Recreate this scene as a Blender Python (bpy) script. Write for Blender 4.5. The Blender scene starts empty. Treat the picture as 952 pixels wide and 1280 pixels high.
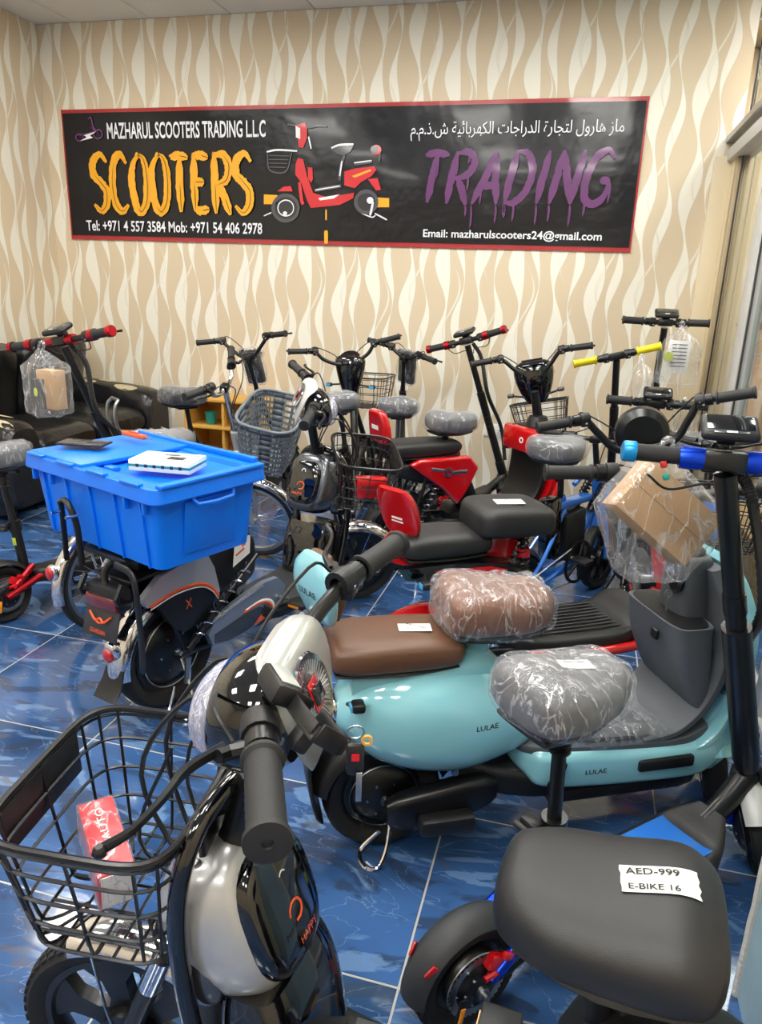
import bpy, bmesh, math, random
from math import pi, sin, cos, radians as rad
from mathutils import Matrix, Vector, noise as mnoise
from mathutils.bvhtree import BVHTree
random.seed(7)
SC = bpy.context.scene
COL = SC.collection
PI = pi

# ------------------------------------------------------------------ camera
WALL_Y, LEFT_X, RIGHT_X, CEIL = 5.30, -4.05, 0.74, 3.16
cam = bpy.data.cameras.new('camera')
cam.sensor_fit = 'VERTICAL'; cam.sensor_height = 36; cam.lens = 935 / 1280 * 36
cam.clip_start = 0.02; cam.clip_end = 60
camo = bpy.data.objects.new('camera', cam); COL.objects.link(camo)
_y, _p, _r = rad(14.5), rad(17.3), rad(2.0)
_F = Vector((-sin(_y) * cos(_p), cos(_y) * cos(_p), -sin(_p)))
_R = Vector((cos(_y), sin(_y), 0)); _U = _R.cross(_F)
_R2 = cos(_r) * _R + sin(_r) * _U; _U2 = -sin(_r) * _R + cos(_r) * _U
camo.matrix_world = Matrix(((_R2.x, _U2.x, -_F.x, 0), (_R2.y, _U2.y, -_F.y, 0), (_R2.z, _U2.z, -_F.z, 1.5), (0, 0, 0, 1)))
SC.camera = camo
# ------------------------------------------------------------------ world, exposure
w = bpy.data.worlds.new('world'); SC.world = w; w.use_nodes = True
w.node_tree.nodes['Background'].inputs[0].default_value = (0.75, 0.85, 1.0, 1)
w.node_tree.nodes['Background'].inputs[1].default_value = 0.5
vs = SC.view_settings
vs.view_transform = 'Standard'; vs.look = 'None'; vs.gamma = 1; vs.use_curve_mapping = False
vs.exposure = 0.64
LAMP_STRENGTH = 19.0
SC.cycles.max_bounces = 8; SC.cycles.transparent_max_bounces = 16
SC.cycles.caustics_reflective = False; SC.cycles.caustics_refractive = False

# ------------------------------------------------------------------ materials
def lin(c):
    return tuple((v / 12.92 if v <= 0.04045 else ((v + 0.055) / 1.055) ** 2.4) for v in (x / 255 for x in c)) + (1,)
MATS = {}
class X:                                   # tiny shader math
    def __init__(s, nt, sock): s.nt, s.s = nt, sock
    def op(s, o, b=None, c=None, clamp=False):
        n = s.nt.nodes.new('ShaderNodeMath'); n.operation = o; n.use_clamp = clamp
        for i, v in enumerate((s, b, c)):
            if v is None: continue
            if isinstance(v, X): s.nt.links.new(v.s, n.inputs[i])
            else: n.inputs[i].default_value = v
        return X(s.nt, n.outputs[0])
    def __add__(s, b): return s.op('ADD', b)
    def __radd__(s, b): return s.op('ADD', b)
    def __sub__(s, b): return s.op('SUBTRACT', b)
    def __mul__(s, b): return s.op('MULTIPLY', b)
    __rmul__ = __mul__
    def sin(s): return s.op('SINE')
    def abs(s): return s.op('ABSOLUTE')
    def floor(s): return s.op('FLOOR')
    def frac(s): return s.op('FRACT')
    def lt(s, b, soft=0.01):               # soft step, 1 where s < b
        return (((b - s) if isinstance(b, X) else (s * -1.0 + b)) * (1.0 / soft) + 0.5).op('ADD', 0.0, clamp=True)
    def max(s, b): return s.op('MAXIMUM', b)
def newmat(name):
    m = bpy.data.materials.new(name); m.use_nodes = True
    nt = m.node_tree; return m, nt, nt.nodes['Principled BSDF']
def pm(name, c, rough=0.5, metal=0.0, coat=0.0, bump=None, emit=0, var=0, vscale=8, alpha=None, spec=0.5, trans=0):
    m, nt, b = newmat(name)
    b.inputs['Base Color'].default_value = lin(c); b.inputs['Roughness'].default_value = rough
    b.inputs['Metallic'].default_value = metal; b.inputs['Coat Weight'].default_value = coat
    b.inputs['Coat Roughness'].default_value = 0.06; b.inputs['Specular IOR Level'].default_value = spec
    if trans: b.inputs['Transmission Weight'].default_value = trans
    if emit:
        b.inputs['Emission Color'].default_value = lin(c); b.inputs['Emission Strength'].default_value = emit
    if alpha is not None: b.inputs['Alpha'].default_value = alpha
    tc = nt.nodes.new('ShaderNodeTexCoord')
    if bump:
        n = nt.nodes.new('ShaderNodeTexNoise'); n.inputs['Scale'].default_value = bump[0]; n.inputs['Detail'].default_value = 4
        bp = nt.nodes.new('ShaderNodeBump'); bp.inputs['Strength'].default_value = bump[1]; bp.inputs['Distance'].default_value = bump[2] if len(bump) > 2 else 0.01
        nt.links.new(tc.outputs['Object'], n.inputs['Vector']); nt.links.new(n.outputs[0], bp.inputs['Height'])
        nt.links.new(bp.outputs[0], b.inputs['Normal'])
    if var:
        n = nt.nodes.new('ShaderNodeTexNoise'); n.inputs['Scale'].default_value = vscale; n.inputs['Detail'].default_value = 5
        nt.links.new(tc.outputs['Object'], n.inputs['Vector'])
        mx = nt.nodes.new('ShaderNodeMix'); mx.data_type = 'RGBA'
        nt.links.new(n.outputs[0], mx.inputs[0])
        k = lambda f: lin(tuple(min(255, v * f) for v in c))
        mx.inputs[6].default_value = k(1 - var); mx.inputs[7].default_value = k(1 + var)
        nt.links.new(mx.outputs[2], b.inputs['Base Color'])
    MATS[name] = m; return m
pm('black_plastic', (22, 22, 24), 0.42, bump=(120, .15, .002))
pm('black_satin', (16, 16, 18), 0.3)
pm('black_gloss', (6, 6, 8), 0.05, coat=1.0)
pm('grey_plastic', (82, 86, 92), 0.5, bump=(300, .2, .001))
pm('dark_grey', (44, 46, 50), 0.55, bump=(200, .15, .001))
pm('rubber', (20, 20, 21), 0.72, bump=(60, .25, .003))
pm('grip_rubber', (32, 32, 34), 0.6, bump=(400, .2, .001))
pm('chrome', (225, 225, 228), 0.1, 1.0)
pm('steel', (170, 172, 176), 0.3, 1.0, bump=(80, .05, .002))
pm('silver_paint', (186, 188, 190), 0.3, 0.45, 0.5)
pm('side_blue', (112, 124, 142), 0.3, .2, .5)
pm('cowl_silver', (168, 170, 166), 0.28, 0.35, 0.5)
pm('gunmetal', (96, 99, 104), 0.25, 0.8, 0.5)
pm('alu_white', (196, 197, 196), 0.4, 0.1)
pm('red_gloss', (196, 16, 22), 0.14, 0, 0.8)
pm('red_anod', (176, 30, 40), 0.25, 0.75)
pm('red_lens', (190, 20, 28), 0.1, 0, 1.0, bump=(140, .6, .003))
pm('maroon_lens', (96, 18, 30), 0.15, 0, 0.8, bump=(200, .5, .002))
pm('amber', (240, 150, 30), 0.2, 0, 0.7)
pm('teal', (142, 206, 218), 0.12, 0, 0.9)
pm('brown_leather', (96, 66, 48), 0.42, bump=(350, .25, .001))
pm('seat_black', (34, 34, 36), 0.48, bump=(500, .3, .001))
pm('seat_grey', (92, 93, 97), 0.5, bump=(500, .3, .001))
pm('blue_frame', (48, 120, 218), 0.2, 0, 0.6)
pm('blue_anod', (20, 70, 215), 0.22, 0.7)
pm('cyan', (14, 140, 205), 0.25, 0.3)
pm('film_blue', (70, 170, 225), 0.2)
pm('blue_bin', (0, 116, 240), 0.38, bump=(30, .06, .004))
pm('yellow', (236, 214, 20), 0.45)
pm('orange', (240, 92, 30), 0.4)
pm('white', (238, 238, 236), 0.5)
pm('paper', (232, 230, 224), 0.8, bump=(60, .2, .002))
pm('ink', (30, 30, 34), 0.6)
pm('cardboard', (186, 150, 108), 0.8, var=.06, vscale=5, bump=(40, .12, .003))
pm('leather', (20, 20, 22), 0.27, bump=(14, .25, .015), var=.12)
pm('worn_patch', (182, 168, 136), 0.8, var=.15, vscale=30)
pm('wood_ply', (206, 158, 72), 0.5, var=.1, vscale=6)
pm('teak', (208, 164, 132), 0.5, var=.12, vscale=4)
pm('ceil', (222, 222, 220), 0.85, bump=(70, .2, .003))
pm('plaster', (214, 200, 176), 0.7, var=.04, vscale=3)
pm('cream_trim', (222, 208, 178), 0.5)
pm('tan_trim', (176, 156, 122), 0.5)
pm('gasket', (40, 42, 44), 0.5)
pm('grout', (176, 178, 176), 0.8)
pm('screen_dark', (14, 15, 20), 0.12, 0, 1.0)
pm('lcd', (176, 180, 178), 0.3)
pm('wall_blue', (150, 178, 190), 0.75, var=.07, vscale=9, bump=(30, .4, .004))
pm('wall_edge', (206, 204, 196), 0.85, bump=(90, .8, .006))
pm('basket_grey', (112, 120, 128), 0.5)
pm('glass_dark', (20, 20, 22), 0.05, 0, 1.0, alpha=.7)
pm('banner_black', (13, 14, 22), 0.22, 0, 0.15, bump=(2.2, .3, .06), spec=.35)
pm('banner_red', (168, 34, 42), 0.25, 0, 0.5, bump=(2.2, .35, .06))
pm('print_white', (228, 230, 236), 0.3, 0, .4)
pm('print_yellow', (236, 168, 22), 0.3, 0, .4)
pm('print_purple', (96, 34, 100), 0.3, 0, .4)
pm('print_red', (205, 24, 40), 0.3, 0, .4)
pm('print_grey', (70, 70, 76), 0.3, 0, .4)
pm('print_dark', (30, 31, 38), 0.3, 0, .4)
pm('label_green', (30, 140, 130), 0.4)
pm('foam_green', (198, 214, 60), 0.5)
pm('lampglow', (255, 252, 244), 0.5, emit=LAMP_STRENGTH)
pm('coil', (24, 24, 26), 0.45)
pm('saddle_brown', (120, 80, 60), 0.4)
def mat_film(name, base, wr, tint=(235, 238, 242), scale=22):
    m, nt, b = newmat(name); nt.nodes.remove(b); out = nt.nodes['Material Output']
    tc = nt.nodes.new('ShaderNodeTexCoord')
    mp = nt.nodes.new('ShaderNodeMapping'); mp.inputs['Scale'].default_value = (1.6, 1, .45); mp.inputs['Rotation'].default_value = (.5, .4, .3)
    nt.links.new(tc.outputs['Object'], mp.inputs['Vector'])
    n = nt.nodes.new('ShaderNodeTexNoise'); n.inputs['Scale'].default_value = scale; n.inputs['Detail'].default_value = 5
    n.inputs['Distortion'].default_value = .7; nt.links.new(mp.outputs[0], n.inputs['Vector'])
    ridge = (X(nt, n.outputs[0]) - 0.5).abs() * 26.0
    ridge = (ridge * -1.0 + 1.0).op('MAXIMUM', 0.0).op('POWER', 2.5, clamp=True)
    bp = nt.nodes.new('ShaderNodeBump'); bp.inputs['Strength'].default_value = 0.9; bp.inputs['Distance'].default_value = 0.02
    nt.links.new(n.outputs[0], bp.inputs['Height'])
    g = nt.nodes.new('ShaderNodeBsdfGlossy'); g.inputs[0].default_value = (.95, .95, .97, 1); g.inputs['Roughness'].default_value = 0.12
    d = nt.nodes.new('ShaderNodeBsdfDiffuse'); d.inputs[0].default_value = lin(tint)
    nt.links.new(bp.outputs[0], g.inputs['Normal'])
    mx = nt.nodes.new('ShaderNodeMixShader'); mx.inputs[0].default_value = .45
    nt.links.new(d.outputs[0], mx.inputs[1]); nt.links.new(g.outputs[0], mx.inputs[2])
    t = nt.nodes.new('ShaderNodeBsdfTransparent'); t.inputs[0].default_value = (.97, .97, .98, 1)
    m2 = nt.nodes.new('ShaderNodeMixShader')
    lw = nt.nodes.new('ShaderNodeLayerWeight'); lw.inputs[0].default_value = 0.35
    fac = (ridge * wr + base + X(nt, lw.outputs['Facing']) * 0.25).op('ADD', 0.0, clamp=True)
    nt.links.new(fac.s, m2.inputs[0]); nt.links.new(t.outputs[0], m2.inputs[1]); nt.links.new(mx.outputs[0], m2.inputs[2])
    nt.links.new(m2.outputs[0], out.inputs[0]); MATS[name] = m
mat_film('film', 0.035, 0.5, scale=20)
mat_film('bag_film', 0.06, 0.40, scale=9)
mat_film('lens_clear', 0.42, 0.45, (205, 205, 232), 40)
def mat_glass(name, op=0.12):
    m, nt, b = newmat(name); nt.nodes.remove(b); out = nt.nodes['Material Output']
    g = nt.nodes.new('ShaderNodeBsdfGlossy'); g.inputs['Roughness'].default_value = 0.02
    t = nt.nodes.new('ShaderNodeBsdfTransparent'); t.inputs[0].default_value = (.9, .94, .93, 1)
    fr = nt.nodes.new('ShaderNodeLayerWeight'); fr.inputs[0].default_value = .5
    mx = nt.nodes.new('ShaderNodeMixShader')
    f = X(nt, fr.outputs['Facing']).op('POWER', 5.0) * .8 + .04
    nt.links.new(f.s, mx.inputs[0]); nt.links.new(t.outputs[0], mx.inputs[1]); nt.links.new(g.outputs[0], mx.inputs[2])
    nt.links.new(mx.outputs[0], out.inputs[0]); MATS[name] = m
mat_glass('glass')
def mat_wallpaper():
    m, nt, b = newmat('wallpaper'); geo = nt.nodes.new('ShaderNodeNewGeometry')
    sp = nt.nodes.new('ShaderNodeSeparateXYZ'); nt.links.new(geo.outputs['Position'], sp.inputs[0])
    x, y, z = (X(nt, sp.outputs[i]) for i in range(3))
    u = (x + y * 1.0) * (1 / 0.25)
    wn = nt.nodes.new('ShaderNodeTexWhiteNoise'); wn.noise_dimensions = '1D'
    nt.links.new(u.floor().s, wn.inputs['W']); rnd = X(nt, wn.outputs['Value'])
    sc = nt.nodes.new('ShaderNodeSeparateColor'); nt.links.new(wn.outputs['Color'], sc.inputs[0])
    r2, r3 = X(nt, sc.outputs[0]), X(nt, sc.outputs[1])
    f = u.frac(); k = 2 * PI / 0.56
    ph = rnd * 6.28; zz = z * k
    def ribbon(c0, amp, ph1, w0, wa, ph2, kk=1.0):
        c = (zz * kk + ph1).sin() * amp + c0
        wd = (zz * kk + ph2).sin() * wa + w0
        d = (f - c).abs()
        return d.lt(wd.max(0.0), .02), (d - wd).abs().lt(0.010, .012)
    a, la = ribbon(.29, .085, ph, .125, .09, ph + r2 * 3.0 + 1.0)
    c, lc = ribbon(.74, .10, r3 * 6.28, .07, .055, r3 * 6.28 + r2 * 4.0)
    d_, ld = ribbon(.52, .20, r2 * 6.28, .018, .016, r2 * 5.0 + 2.0, 0.93)
    cream = a.max(c).max(d_ * .7); line = la.max(lc).max(ld * .6)
    mx = nt.nodes.new('ShaderNodeMix'); mx.data_type = 'RGBA'; nt.links.new(cream.s, mx.inputs[0])
    mx.inputs[6].default_value = lin((214, 197, 169)); mx.inputs[7].default_value = lin((237, 233, 220))
    m2 = nt.nodes.new('ShaderNodeMix'); m2.data_type = 'RGBA'; nt.links.new((line * .55).s, m2.inputs[0])
    nt.links.new(mx.outputs[2], m2.inputs[6]); m2.inputs[7].default_value = lin((196, 182, 160))
    nt.links.new(m2.outputs[2], b.inputs['Base Color']); b.inputs['Roughness'].default_value = .62
    MATS['wallpaper'] = m
mat_wallpaper()
def mat_floor():
    m, nt, b = newmat('floor_tile'); geo = nt.nodes.new('ShaderNodeNewGeometry')
    oi = nt.nodes.new('ShaderNodeObjectInfo')
    cmb = nt.nodes.new('ShaderNodeCombineXYZ'); nt.links.new((X(nt, oi.outputs['Random']) * 9.0).s, cmb.inputs[2])
    va = nt.nodes.new('ShaderNodeVectorMath'); va.operation = 'ADD'
    nt.links.new(geo.outputs['Position'], va.inputs[0]); nt.links.new(cmb.outputs[0], va.inputs[1])
    mp = nt.nodes.new('ShaderNodeMapping'); mp.inputs['Scale'].default_value = (1, 2.3, 1); mp.inputs['Rotation'].default_value = (0, 0, .15)
    nt.links.new(va.outputs[0], mp.inputs[0])
    def nz(scale, det, dist, off=0):
        n = nt.nodes.new('ShaderNodeTexNoise'); n.inputs['Scale'].default_value = scale; n.inputs['Detail'].default_value = det
        n.inputs['Distortion'].default_value = dist; n.inputs['Roughness'].default_value = .5
        o = nt.nodes.new('ShaderNodeVectorMath'); o.operation = 'ADD'; o.inputs[1].default_value = (off, off * 2, off)
        nt.links.new(mp.outputs[0], o.inputs[0]); nt.links.new(o.outputs[0], n.inputs[0]); return X(nt, n.outputs[0])
    def mix(fac, ca, cb):
        q = nt.nodes.new('ShaderNodeMix'); q.data_type = 'RGBA'; nt.links.new(fac.s, q.inputs[0])
        for i, cc in ((6, ca), (7, cb)):
            if isinstance(cc, tuple): q.inputs[i].default_value = lin(cc)
            else: nt.links.new(cc, q.inputs[i])
        return q.outputs[2]
    def step(n, t, s): return ((n - t) * (1 / s)).op('ADD', 0.5, clamp=True)
    base = mix(step(nz(1.1, 3, .8), .5, .3), (40, 70, 112), (62, 100, 155))
    c1 = mix(step(nz(2.6, 4, 1.6, 3), .60, .05) * .75, base, (48, 62, 88))
    c2 = mix(step(nz(2.2, 5, 2.2, 9), .60, .04) * .65, c1, (112, 146, 190))
    rg = (nz(1.6, 5, 3.0, 17) - .5).abs()
    c3 = mix(rg.lt(0.004, .006) * .22, c2, (170, 196, 226))
    c4 = mix(step(nz(3.4, 4, 1.4, 23), .66, .04) * .6, c3, (88, 84, 88))
    nt.links.new(c4, b.inputs['Base Color']); b.inputs['Roughness'].default_value = .13
    b.inputs['Coat Weight'].default_value = .4; b.inputs['Coat Roughness'].default_value = .04
    bp = nt.nodes.new('ShaderNodeBump'); bp.inputs['Strength'].default_value = .06; bp.inputs['Distance'].default_value = .01
    nt.links.new(nz(7, 2, .5, 31).s, bp.inputs['Height']); nt.links.new(bp.outputs[0], b.inputs['Normal'])
    MATS['floor_tile'] = m
mat_floor()

# ------------------------------------------------------------------ mesh builder
def cat(pts, n=6, closed=False):
    P = [Vector(p) for p in pts]; out = []
    N = len(P)
    if N < 3: return P
    rng = range(N if closed else N - 1)
    for i in rng:
        p0 = P[(i - 1) % N] if closed or i > 0 else P[0] * 2 - P[1]
        p1, p2 = P[i], P[(i + 1) % N]
        p3 = P[(i + 2) % N] if closed or i + 2 < N else P[-1] * 2 - P[-2]
        for k in range(n):
            t = k / n
            out.append(.5 * ((2 * p1) + (p2 - p0) * t + (2 * p0 - 5 * p1 + 4 * p2 - p3) * t * t + (3 * p1 - p0 - 3 * p2 + p3) * t ** 3))
    if not closed: out.append(P[-1].copy())
    return out
def catv(rows, n=5):                      # smooth any tuple rows
    N = len(rows); out = []
    for i in range(N - 1):
        p0 = rows[i - 1] if i else rows[0]; p1, p2 = rows[i], rows[i + 1]; p3 = rows[i + 2] if i + 2 < N else rows[-1]
        for k in range(n):
            t = k / n
            out.append(tuple(.5 * (2 * b + (c - a) * t + (2 * a - 5 * b + 4 * c - d) * t * t + (3 * b - a - 3 * c + d) * t ** 3) for a, b, c, d in zip(p0, p1, p2, p3)))
    out.append(tuple(rows[-1])); return out
I4 = Matrix.Identity(4)
class MB:
    def __init__(s, mat='black_plastic', M=None):
        s.v, s.f, s.mi, s.mats, s.cur = [], [], [], [], 0
        s.M = M or I4; s.m(mat)
    def m(s, name):
        if name not in s.mats: s.mats.append(name)
        s.cur = s.mats.index(name); return s
    def add(s, vs_, fs, T=None):
        o = len(s.v); M = s.M @ T if T is not None else s.M
        s.v += [tuple(M @ Vector(v)) for v in vs_]
        s.f += [tuple(o + i for i in f) for f in fs]; s.mi += [s.cur] * len(fs); return s
    def rings(s, R, cap=True, closed=False, T=None):
        n = len(R[0]); V_ = [p for r in R for p in r]; F = []
        K = len(R)
        for i in range(K if closed else K - 1):
            a, b = i * n, ((i + 1) % K) * n
            F += [(a + j, a + (j + 1) % n, b + (j + 1) % n, b + j) for j in range(n)]
        if cap and not closed: F += [tuple(range(n - 1, -1, -1)), tuple((K - 1) * n + j for j in range(n))]
        return s.add(V_, F, T)
    def box(s, c, d, r=0.0, rot=None, seg=2):
        bm = bmesh.new(); bmesh.ops.create_cube(bm, size=1)
        bmesh.ops.scale(bm, vec=d, verts=bm.verts)
        if r > 0:
            r = min(r, min(d) * .49)
            bmesh.ops.bevel(bm, geom=bm.edges[:], offset=r, segments=seg, profile=.5, affect='EDGES')
        T = Matrix.Translation(c)
        if rot: T = T @ Matrix.Rotation(rot[2], 4, 'Z') @ Matrix.Rotation(rot[1], 4, 'Y') @ Matrix.Rotation(rot[0], 4, 'X')
        bm.verts.index_update()
        s.add([v.co[:] for v in bm.verts], [[v.index for v in f.verts] for f in bm.faces], T); bm.free(); return s
    def tube(s, pts, r, n=10, smooth=0, closed=False, flat=None, cap=True):
        P = cat(pts, smooth, closed) if smooth else [Vector(p) for p in pts]
        K = len(P); rr = r if isinstance(r, (list, tuple)) else None
        def rad_(i):
            if not rr: return r
            t = i / max(1, K - 1) * (len(rr) - 1); a = min(int(t), len(rr) - 2); return rr[a] + (rr[a + 1] - rr[a]) * (t - a)
        R = []; up = None
        for i, p in enumerate(P):
            a = P[(i - 1) % K] if closed or i else P[0]; b = P[(i + 1) % K] if closed or i < K - 1 else P[-1]
            t = (b - a); t = t.normalized() if t.length > 1e-9 else Vector((0, 0, 1))
            if up is None:
                up = Vector((0, 0, 1)) if abs(t.z) < .9 else Vector((1, 0, 0))
            up = (up - t * up.dot(t)); up = up.normalized() if up.length > 1e-6 else t.orthogonal().normalized()
            sd = t.cross(up); q = rad_(i); fx = (flat or 1)
            R.append([p + up * (cos(2 * PI * j / n) * q) + sd * (sin(2 * PI * j / n) * q * fx) for j in range(n)])
        return s.rings(R, cap, closed)
    def lathe(s, prof, c=(0, 0, 0), axis=(0, 0, 1), n=24, closed=False, cap=False, T=None):
        q = Vector(axis).normalized().to_track_quat('Z', 'Y').to_matrix().to_4x4()
        TT = Matrix.Translation(c) @ q
        if T is not None: TT = T @ TT
        R = [[(r * cos(2 * PI * j / n), r * sin(2 * PI * j / n), h) for j in range(n)] for r, h in prof]
        return s.rings(R, cap, closed, TT)
    def cyl(s, a, b, r, n=14, r2=None):
        return s.tube([a, b], [r, r2 if r2 is not None else r], n)
    def ell(s, c, d, n=16, rot=None, e=2.0):
        T = Matrix.Translation(c)
        if rot: T = T @ Matrix.Rotation(rot[2], 4, 'Z') @ Matrix.Rotation(rot[1], 4, 'Y') @ Matrix.Rotation(rot[0], 4, 'X')
        R = []; K = n // 2 + 2
        pw = lambda v: math.copysign(abs(v) ** (2 / e), v)
        for i in range(1, K):
            a = PI * i / K
            R.append([(pw(sin(a)) * pw(cos(2 * PI * j / n)) * d[0], pw(sin(a)) * pw(sin(2 * PI * j / n)) * d[1], pw(-cos(a)) * d[2]) for j in range(n)])
        o = len(s.v); s.rings(R, True, False, T); return s
    def loft(s, st, n=24, e=2.6, sm=5, taper_cap=True):
        # st rows: (x, zc, hw, hh[, e]) rings perpendicular to x
        rows = [tuple(r) + ((e,) if len(r) == 4 else ()) for r in st]
        rows = catv(rows, sm) if sm > 1 else rows
        return s.rings([[(x, max(hw, 1e-4) * math.copysign(abs(cos(a)) ** (2 / ee), cos(a)), zc + max(hh, 1e-4) * math.copysign(abs(sin(a)) ** (2 / ee), sin(a))) for a in (2 * PI * j / n for j in range(n))] for x, zc, hw, hh, ee in rows])
    def loftz(s, st, n=28, e=2.6, sm=5):     # rows: (z, xc, hx, hw[, e]) rings perpendicular to z
        rows = [tuple(r) + ((e,) if len(r) == 4 else ()) for r in st]
        rows = catv(rows, sm) if sm > 1 else rows
        return s.rings([[(xc + max(hx, 1e-4) * math.copysign(abs(cos(a)) ** (2 / ee), cos(a)), max(hw, 1e-4) * math.copysign(abs(sin(a)) ** (2 / ee), sin(a)), z) for a in (2 * PI * j / n for j in range(n))] for z, xc, hx, hw, ee in rows])
    def sweep(s, st, n=24, e=3, sm=5):
        # st rows: (x, z, hw, th) thick strip along an xz path
        rows = catv([tuple(r) for r in st], sm); R = []
        for i, (x, z, hw, th) in enumerate(rows):
            a = rows[max(0, i - 1)]; b = rows[min(len(rows) - 1, i + 1)]
            t = Vector((b[0] - a[0], 0, b[1] - a[1])).normalized(); nn = Vector((-t.z, 0, t.x)); R.append([])
            for j in range(n):
                an = 2 * PI * j / n
                R[-1].append(Vector((x, 0, z)) + Vector((0, 1, 0)) * (hw * math.copysign(abs(cos(an)) ** (2 / e), cos(an))) + nn * (th * math.copysign(abs(sin(an)) ** (2 / e), sin(an))))
        return s.rings(R)
    def prism(s, poly, y0, y1, T=None):     # poly in xz, extruded in y
        n = len(poly)
        V_ = [(x, y0, z) for x, z in poly] + [(x, y1, z) for x, z in poly]
        F = [(j, (j + 1) % n, n + (j + 1) % n, n + j) for j in range(n)] + [tuple(range(n - 1, -1, -1)), tuple(range(n, 2 * n))]
        return s.add(V_, F, T)
    def fender(s, c, r, w, a0, a1, n=16, th=.003, bulge=.012, flare=0):   # arc strip over a wheel, axis y, angles deg from +x
        R = []
        for i in range(n + 1):
            a = rad(a0 + (a1 - a0) * i / n); ring = []
            K = 8
            for side in (1, -1):
                for k in (range(K + 1) if side == 1 else range(K, -1, -1)):
                    u = -1 + 2 * k / K; rr = r + bulge * (1 - u * u) - bulge * .9 * (abs(u) ** 4) + (th if side == 1 else 0)
                    ring.append((c[0] + rr * cos(a), c[1] + u * w / 2, c[2] + rr * sin(a)))
            R.append(ring)
        return s.rings(R)
    def text(s, body, T, h=None, w=None, bvh=None, dirn=None, off=.001, ex=0.0, bold=0.0):
        vv, ff, (x0, y0, x1, y1) = text_mesh(body, bold or (.018 if s.mats[s.cur] == 'ink' else 0))
        k = (h / (y1 - y0)) if h else (w / (x1 - x0)); kx = (w / (x1 - x0)) if w else k
        vv = [((x - (x0 + x1) / 2) * kx, (y - (y0 + y1) / 2) * k, 0) for x, y, z in vv]
        if bvh:
            d = Vector(dirn); P = []
            for v in vv:
                p = T @ Vector(v); hit = bvh.ray_cast(p, d)
                P.append((hit[0] - d * off) if hit[0] is not None else p)
            return s.add(P, ff)
        return s.add(vv, ff, T)
    def mesh(s, name, ang=38):
        me = bpy.data.meshes.new(name); me.from_pydata(s.v, [], s.f)
        for q in s.mats: me.materials.append(MATS[q])
        if len(s.mats) > 1: me.polygons.foreach_set('material_index', s.mi)
        me.update()
        if ang:
            me.shade_smooth(); me.set_sharp_from_angle(angle=rad(ang))
        return me
    def bvh(s): return BVHTree.FromPolygons([Vector(v) for v in s.v], s.f)
    def out(s, name, parent=None, label=None, ang=38):
        bm = bmesh.new(); me = s.mesh(name, 0)
        bm.from_mesh(me); bmesh.ops.recalc_face_normals(bm, faces=bm.faces); bm.to_mesh(me); bm.free()
        if ang: me.shade_smooth(); me.set_sharp_from_angle(angle=rad(ang))
        o = bpy.data.objects.new(name, me); COL.objects.link(o)
        if parent is not None: o.parent = parent
        if label: o['label'] = label
        return o
_TM = {}
def text_mesh(body, bold=0.0):
    k = (body, bold)
    if k not in _TM:
        cu = bpy.data.curves.new('t', 'FONT'); cu.body = body; cu.resolution_u = 3; cu.offset = bold
        o = bpy.data.objects.new('t', cu); COL.objects.link(o)
        me = bpy.data.meshes.new_from_object(o.evaluated_get(bpy.context.evaluated_depsgraph_get()))
        v = [tuple(q.co) for q in me.vertices]; f = [tuple(p.vertices) for p in me.polygons]
        bpy.data.objects.remove(o); bpy.data.curves.remove(cu); bpy.data.meshes.remove(me)
        xs = [a[0] for a in v]; ys = [a[1] for a in v]
        _TM[k] = (v, f, (min(xs), min(ys), max(xs), max(ys)))
    return _TM[k]
def tag(o, label, cat_, group=None):
    o['label'] = label; o['category'] = cat_
    if group: o['group'] = group
    return o
def thing(name, loc, heading, label, cat_, group=None, roll=0):
    o = bpy.data.objects.new(name, None); COL.objects.link(o); o.empty_display_size = .1
    o.location = (loc[0], loc[1], loc[2] if len(loc) > 2 else 0)
    o.rotation_euler = (rad(roll), 0, rad(heading)); return tag(o, label, cat_, group)
def struct(o): o['kind'] = 'structure'; return o
def stuff(o): o['kind'] = 'stuff'; return o
def Rx(a): return Matrix.Rotation(rad(a), 4, 'X')
def Ry(a): return Matrix.Rotation(rad(a), 4, 'Y')
def Rz(a): return Matrix.Rotation(rad(a), 4, 'Z')
def Tr(*a): return Matrix.Translation(a)
def wrap(src, name, parent, off=.006, amp=.010, sc=14, mat='film', seed=0):
    """thin clear film hugging an object, crumpled"""
    me = src.data.copy(); me.name = name; bm = bmesh.new(); bm.from_mesh(me)
    bmesh.ops.subdivide_edges(bm, edges=bm.edges[:], cuts=1, use_grid_fill=True)
    bm.normal_update()
    for v in bm.verts:
        p = v.co * sc + Vector((seed, seed, seed))
        v.co += v.normal * (off + amp * (abs(mnoise.noise(p)) + .6 * abs(mnoise.noise(p * 2.3))))
    bm.to_mesh(me); bm.free(); me.materials.clear(); me.materials.append(MATS[mat]); me.shade_smooth()
    o = bpy.data.objects.new(name, me); COL.objects.link(o); o.parent = parent; return o

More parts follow.
